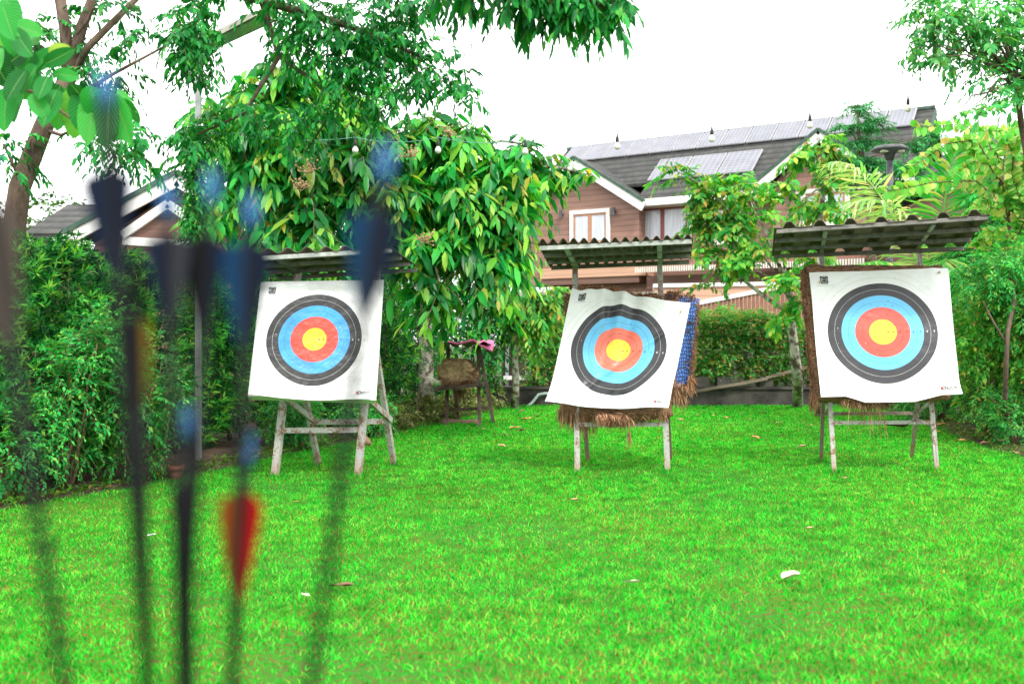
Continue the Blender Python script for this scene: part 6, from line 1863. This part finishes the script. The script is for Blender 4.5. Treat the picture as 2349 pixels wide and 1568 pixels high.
def arrow(label, pn, pe, sd, y0, y1, vcols, phase, nmat='nock', rad=.003, vh=.0095, nock_len=.016, sd2=None):
    """pn: nock end, pe: where the shaft leaves the view, sd: distance; y0..y1 feathered stretch; the whole arrow is .76 m long"""
    A_, B_ = at(*pn, sd), at(*pe, sd2 or sd)
    ax = (B_ - A_).normalized()
    sc = sd / FOC
    tot = (B_ - A_).length
    f = lambda y: (y - pn[1]) / (pe[1] - pn[1]) * tot
    tail = A_ + ax * .76
    root = thing('arrow', label, 'arrow', tuple(tail), group='arrows standing close to the viewer')
    mb = MB(); mb.tube([A_ + ax * (nock_len * .7), A_ + ax * .2, A_ + ax * .735], rad, 12); mb.build('shaft', M['carbon'], root, True)
    mb = MB()
    u = ax.orthogonal().normalized(); w = ax.cross(u)
    mb.tube([A_ + ax * (nock_len * .55), A_ + ax * (nock_len * .8), A_ + ax * (nock_len * 1.3)], [rad * 1.35, rad * 1.4, rad * 1.1], 12)
    for s_ in (-1, 1):
        mb.tube([A_ + u * s_ * rad * .8 - ax * .002, A_ + u * s_ * rad * .95 + ax * nock_len * .4, A_ + u * s_ * rad * .75 + ax * nock_len * .7], [rad * .5, rad * .6, rad * .6], 8)
    mb.build('nock', M[nmat], root, True)
    a, b = f(y0), f(y1)
    for k, vc in enumerate(vcols):
        an = phase + k * 2 * math.pi / 3
        r = u * math.cos(an) + w * math.sin(an)
        t_ = ax.cross(r)
        mb = MB(); n = 16
        vk = vh * 1.28 * (.34 if vc == 'v_yellow' else 1)
        def prof(t): return vk * (min(1, (t / .10)) ** .6) * (1 - max(0, (t - .16) / .84)) ** .8
        pts = []
        for i in range(n + 1):
            t = i / n
            pts.append((a + (b - a) * t, max(prof(t), 0)))
        for sgn in (-1, 1):
            base = len(mb.v)
            for x, h in pts:
                mb.v.append(A_ + ax * x + r * rad * .9 + t_ * sgn * .00035); mb.v.append(A_ + ax * x + r * (rad * .9 + h) + t_ * sgn * .00012)
            for i in range(n):
                q = (base + 2 * i, base + 2 * i + 1, base + 2 * i + 3, base + 2 * i + 2)
                mb.f.append(q if sgn > 0 else q[::-1]); mb.m.append(0)
        o = mb.build('feather', M[vc], root)
    mb = MB(); mb.tube([tail - ax * .03, tail - ax * .012, tail], [rad * 1.02, rad * 1.02, .0005], 10); mb.build('point', M['tip'], root, True)
    return root
# phase chosen so that the feathers show as in the view: u is roughly across the view
arrow('arrow with taupe and navy feathers at the very edge of the view', (-44, 330), (146, 1560), .44, 460, 810, ('v_brown', 'v_brown', 'v_brown'), .4, vh=.0125)
arrow('tall arrow with broad navy and slate feathers reaching above the hedge top', (238, 165), (336, 1560), .54, 385, 665, ('v_navy', 'v_grey', 'v_navy'), .2, vh=.0105)
arrow('arrow with slate and brown feathers between the tall navy one and the lamp post', (382, 425), (416, 1560), .56, 535, 760, ('v_navy', 'v_brown', 'v_grey'), .1, vh=.0090)
arrow('arrow with black feathers right beside the lamp post', (486, 395), (424, 1560), .57, 540, 760, ('v_black', 'v_black', 'v_navy'), .3, vh=.0102)
arrow('arrow with steel blue and grey feathers overlapping the corner of the foam board', (577, 450), (533, 1560), .57, 555, 800, ('v_blue', 'v_grey', 'v_navy'), .2, vh=.0110)
arrow('slanting arrow with dark slate and blue feathers overlapping the foam board target sheet', (888, 335), (716, 1560), .50, 485, 735, ('v_blue', 'v_grey', 'v_navy'), .15, vh=.0102)
arrow('short-standing arrow with a clear blue nock and black feathers, low beside the lamp post foot', (431, 935), (436, 1600), .64, 1110, 1400, ('v_black', 'v_navy', 'v_black'), .5, vh=.0065, sd2=.62)
arrow('arrow with red feathers', (569, 1000), (536, 1560), .64, 1125, 1390, ('v_orange', 'v_red', 'v_red'), .25, vh=.0105)
arrow('arrow with black and yellow feathers under the slate-feathered one', (310, 610), (340, 1560), .56, 730, 950, ('v_black', 'v_yellow', 'v_black'), 1.7, nmat='carbon', vh=.0092)
bpy.data.objects['arrow.007']['label'] = 'only arrow with red feathers, standing low before the grass'

# ------------------------------------------------------------------ daylight
w = bpy.data.worlds.new('World'); scene.world = w; w.use_nodes = True
nt = w.node_tree
bg = nt.nodes['Background']
sky = nt.nodes.new('ShaderNodeTexSky'); sky.sky_type = 'NISHITA'; sky.sun_disc = False
SUN_EL, SUN_ROT = math.radians(50), math.radians(158)
sky.sun_elevation = SUN_EL; sky.sun_rotation = SUN_ROT
sky.air_density = 1.0; sky.dust_density = 5.0; sky.ozone_density = 1.0
hs_ = nt.nodes.new('ShaderNodeHueSaturation'); hs_.inputs['Saturation'].default_value = .10; hs_.inputs['Value'].default_value = 1.0
nt.links.new(sky.outputs[0], hs_.inputs['Color'])
# bright even cloud cover over the sky
cl = mixc(nt, hs_.outputs[0], (22.0, 22.1, 22.2), .75)
nt.links.new(cl, bg.inputs['Color'])
bg.inputs['Strength'].default_value = .15
sun_d = bpy.data.lights.new('sun', 'SUN'); sun_d.energy = 3.0; sun_d.angle = math.radians(8); sun_d.color = (1, .965, .90)
sun = bpy.data.objects.new('sun', sun_d); COL.objects.link(sun)
dirv = Vector((math.sin(SUN_ROT) * math.cos(SUN_EL), math.cos(SUN_ROT) * math.cos(SUN_EL), math.sin(SUN_EL)))
sun.rotation_euler = dirv.to_track_quat('Z', 'Y').to_euler()
sun.location = dirv * 30

# ------------------------------------------------------------------ camera
cd = bpy.data.cameras.new('camera'); cam = bpy.data.objects.new('camera', cd); COL.objects.link(cam)
cam.location = (0, 0, EYE); cam.rotation_euler = (math.pi / 2, 0, 0)
cd.sensor_width = 36; cd.lens = 35.0; cd.clip_start = .02; cd.clip_end = 1000
cd.dof.use_dof = True; cd.dof.focus_distance = 9.0; cd.dof.aperture_fstop = 2.6
scene.camera = cam
scene.view_settings.view_transform = 'Standard'; scene.view_settings.look = 'None'; scene.view_settings.exposure = 0; scene.view_settings.gamma = 1
scene.render.engine = 'CYCLES'
cy = scene.cycles
cy.use_denoising = True
try:
    cy.denoiser = 'OPENIMAGEDENOISE'; cy.denoising_input_passes = 'RGB_ALBEDO_NORMAL'
except Exception:
    pass
cy.max_bounces = 8; cy.diffuse_bounces = 5; cy.glossy_bounces = 2; cy.transmission_bounces = 4; cy.transparent_max_bounces = 6
cy.sample_clamp_indirect = 6; cy.caustics_reflective = False; cy.caustics_refractive = False
for o_ in list(bpy.data.meshes):
    if o_.users == 0: bpy.data.meshes.remove(o_)
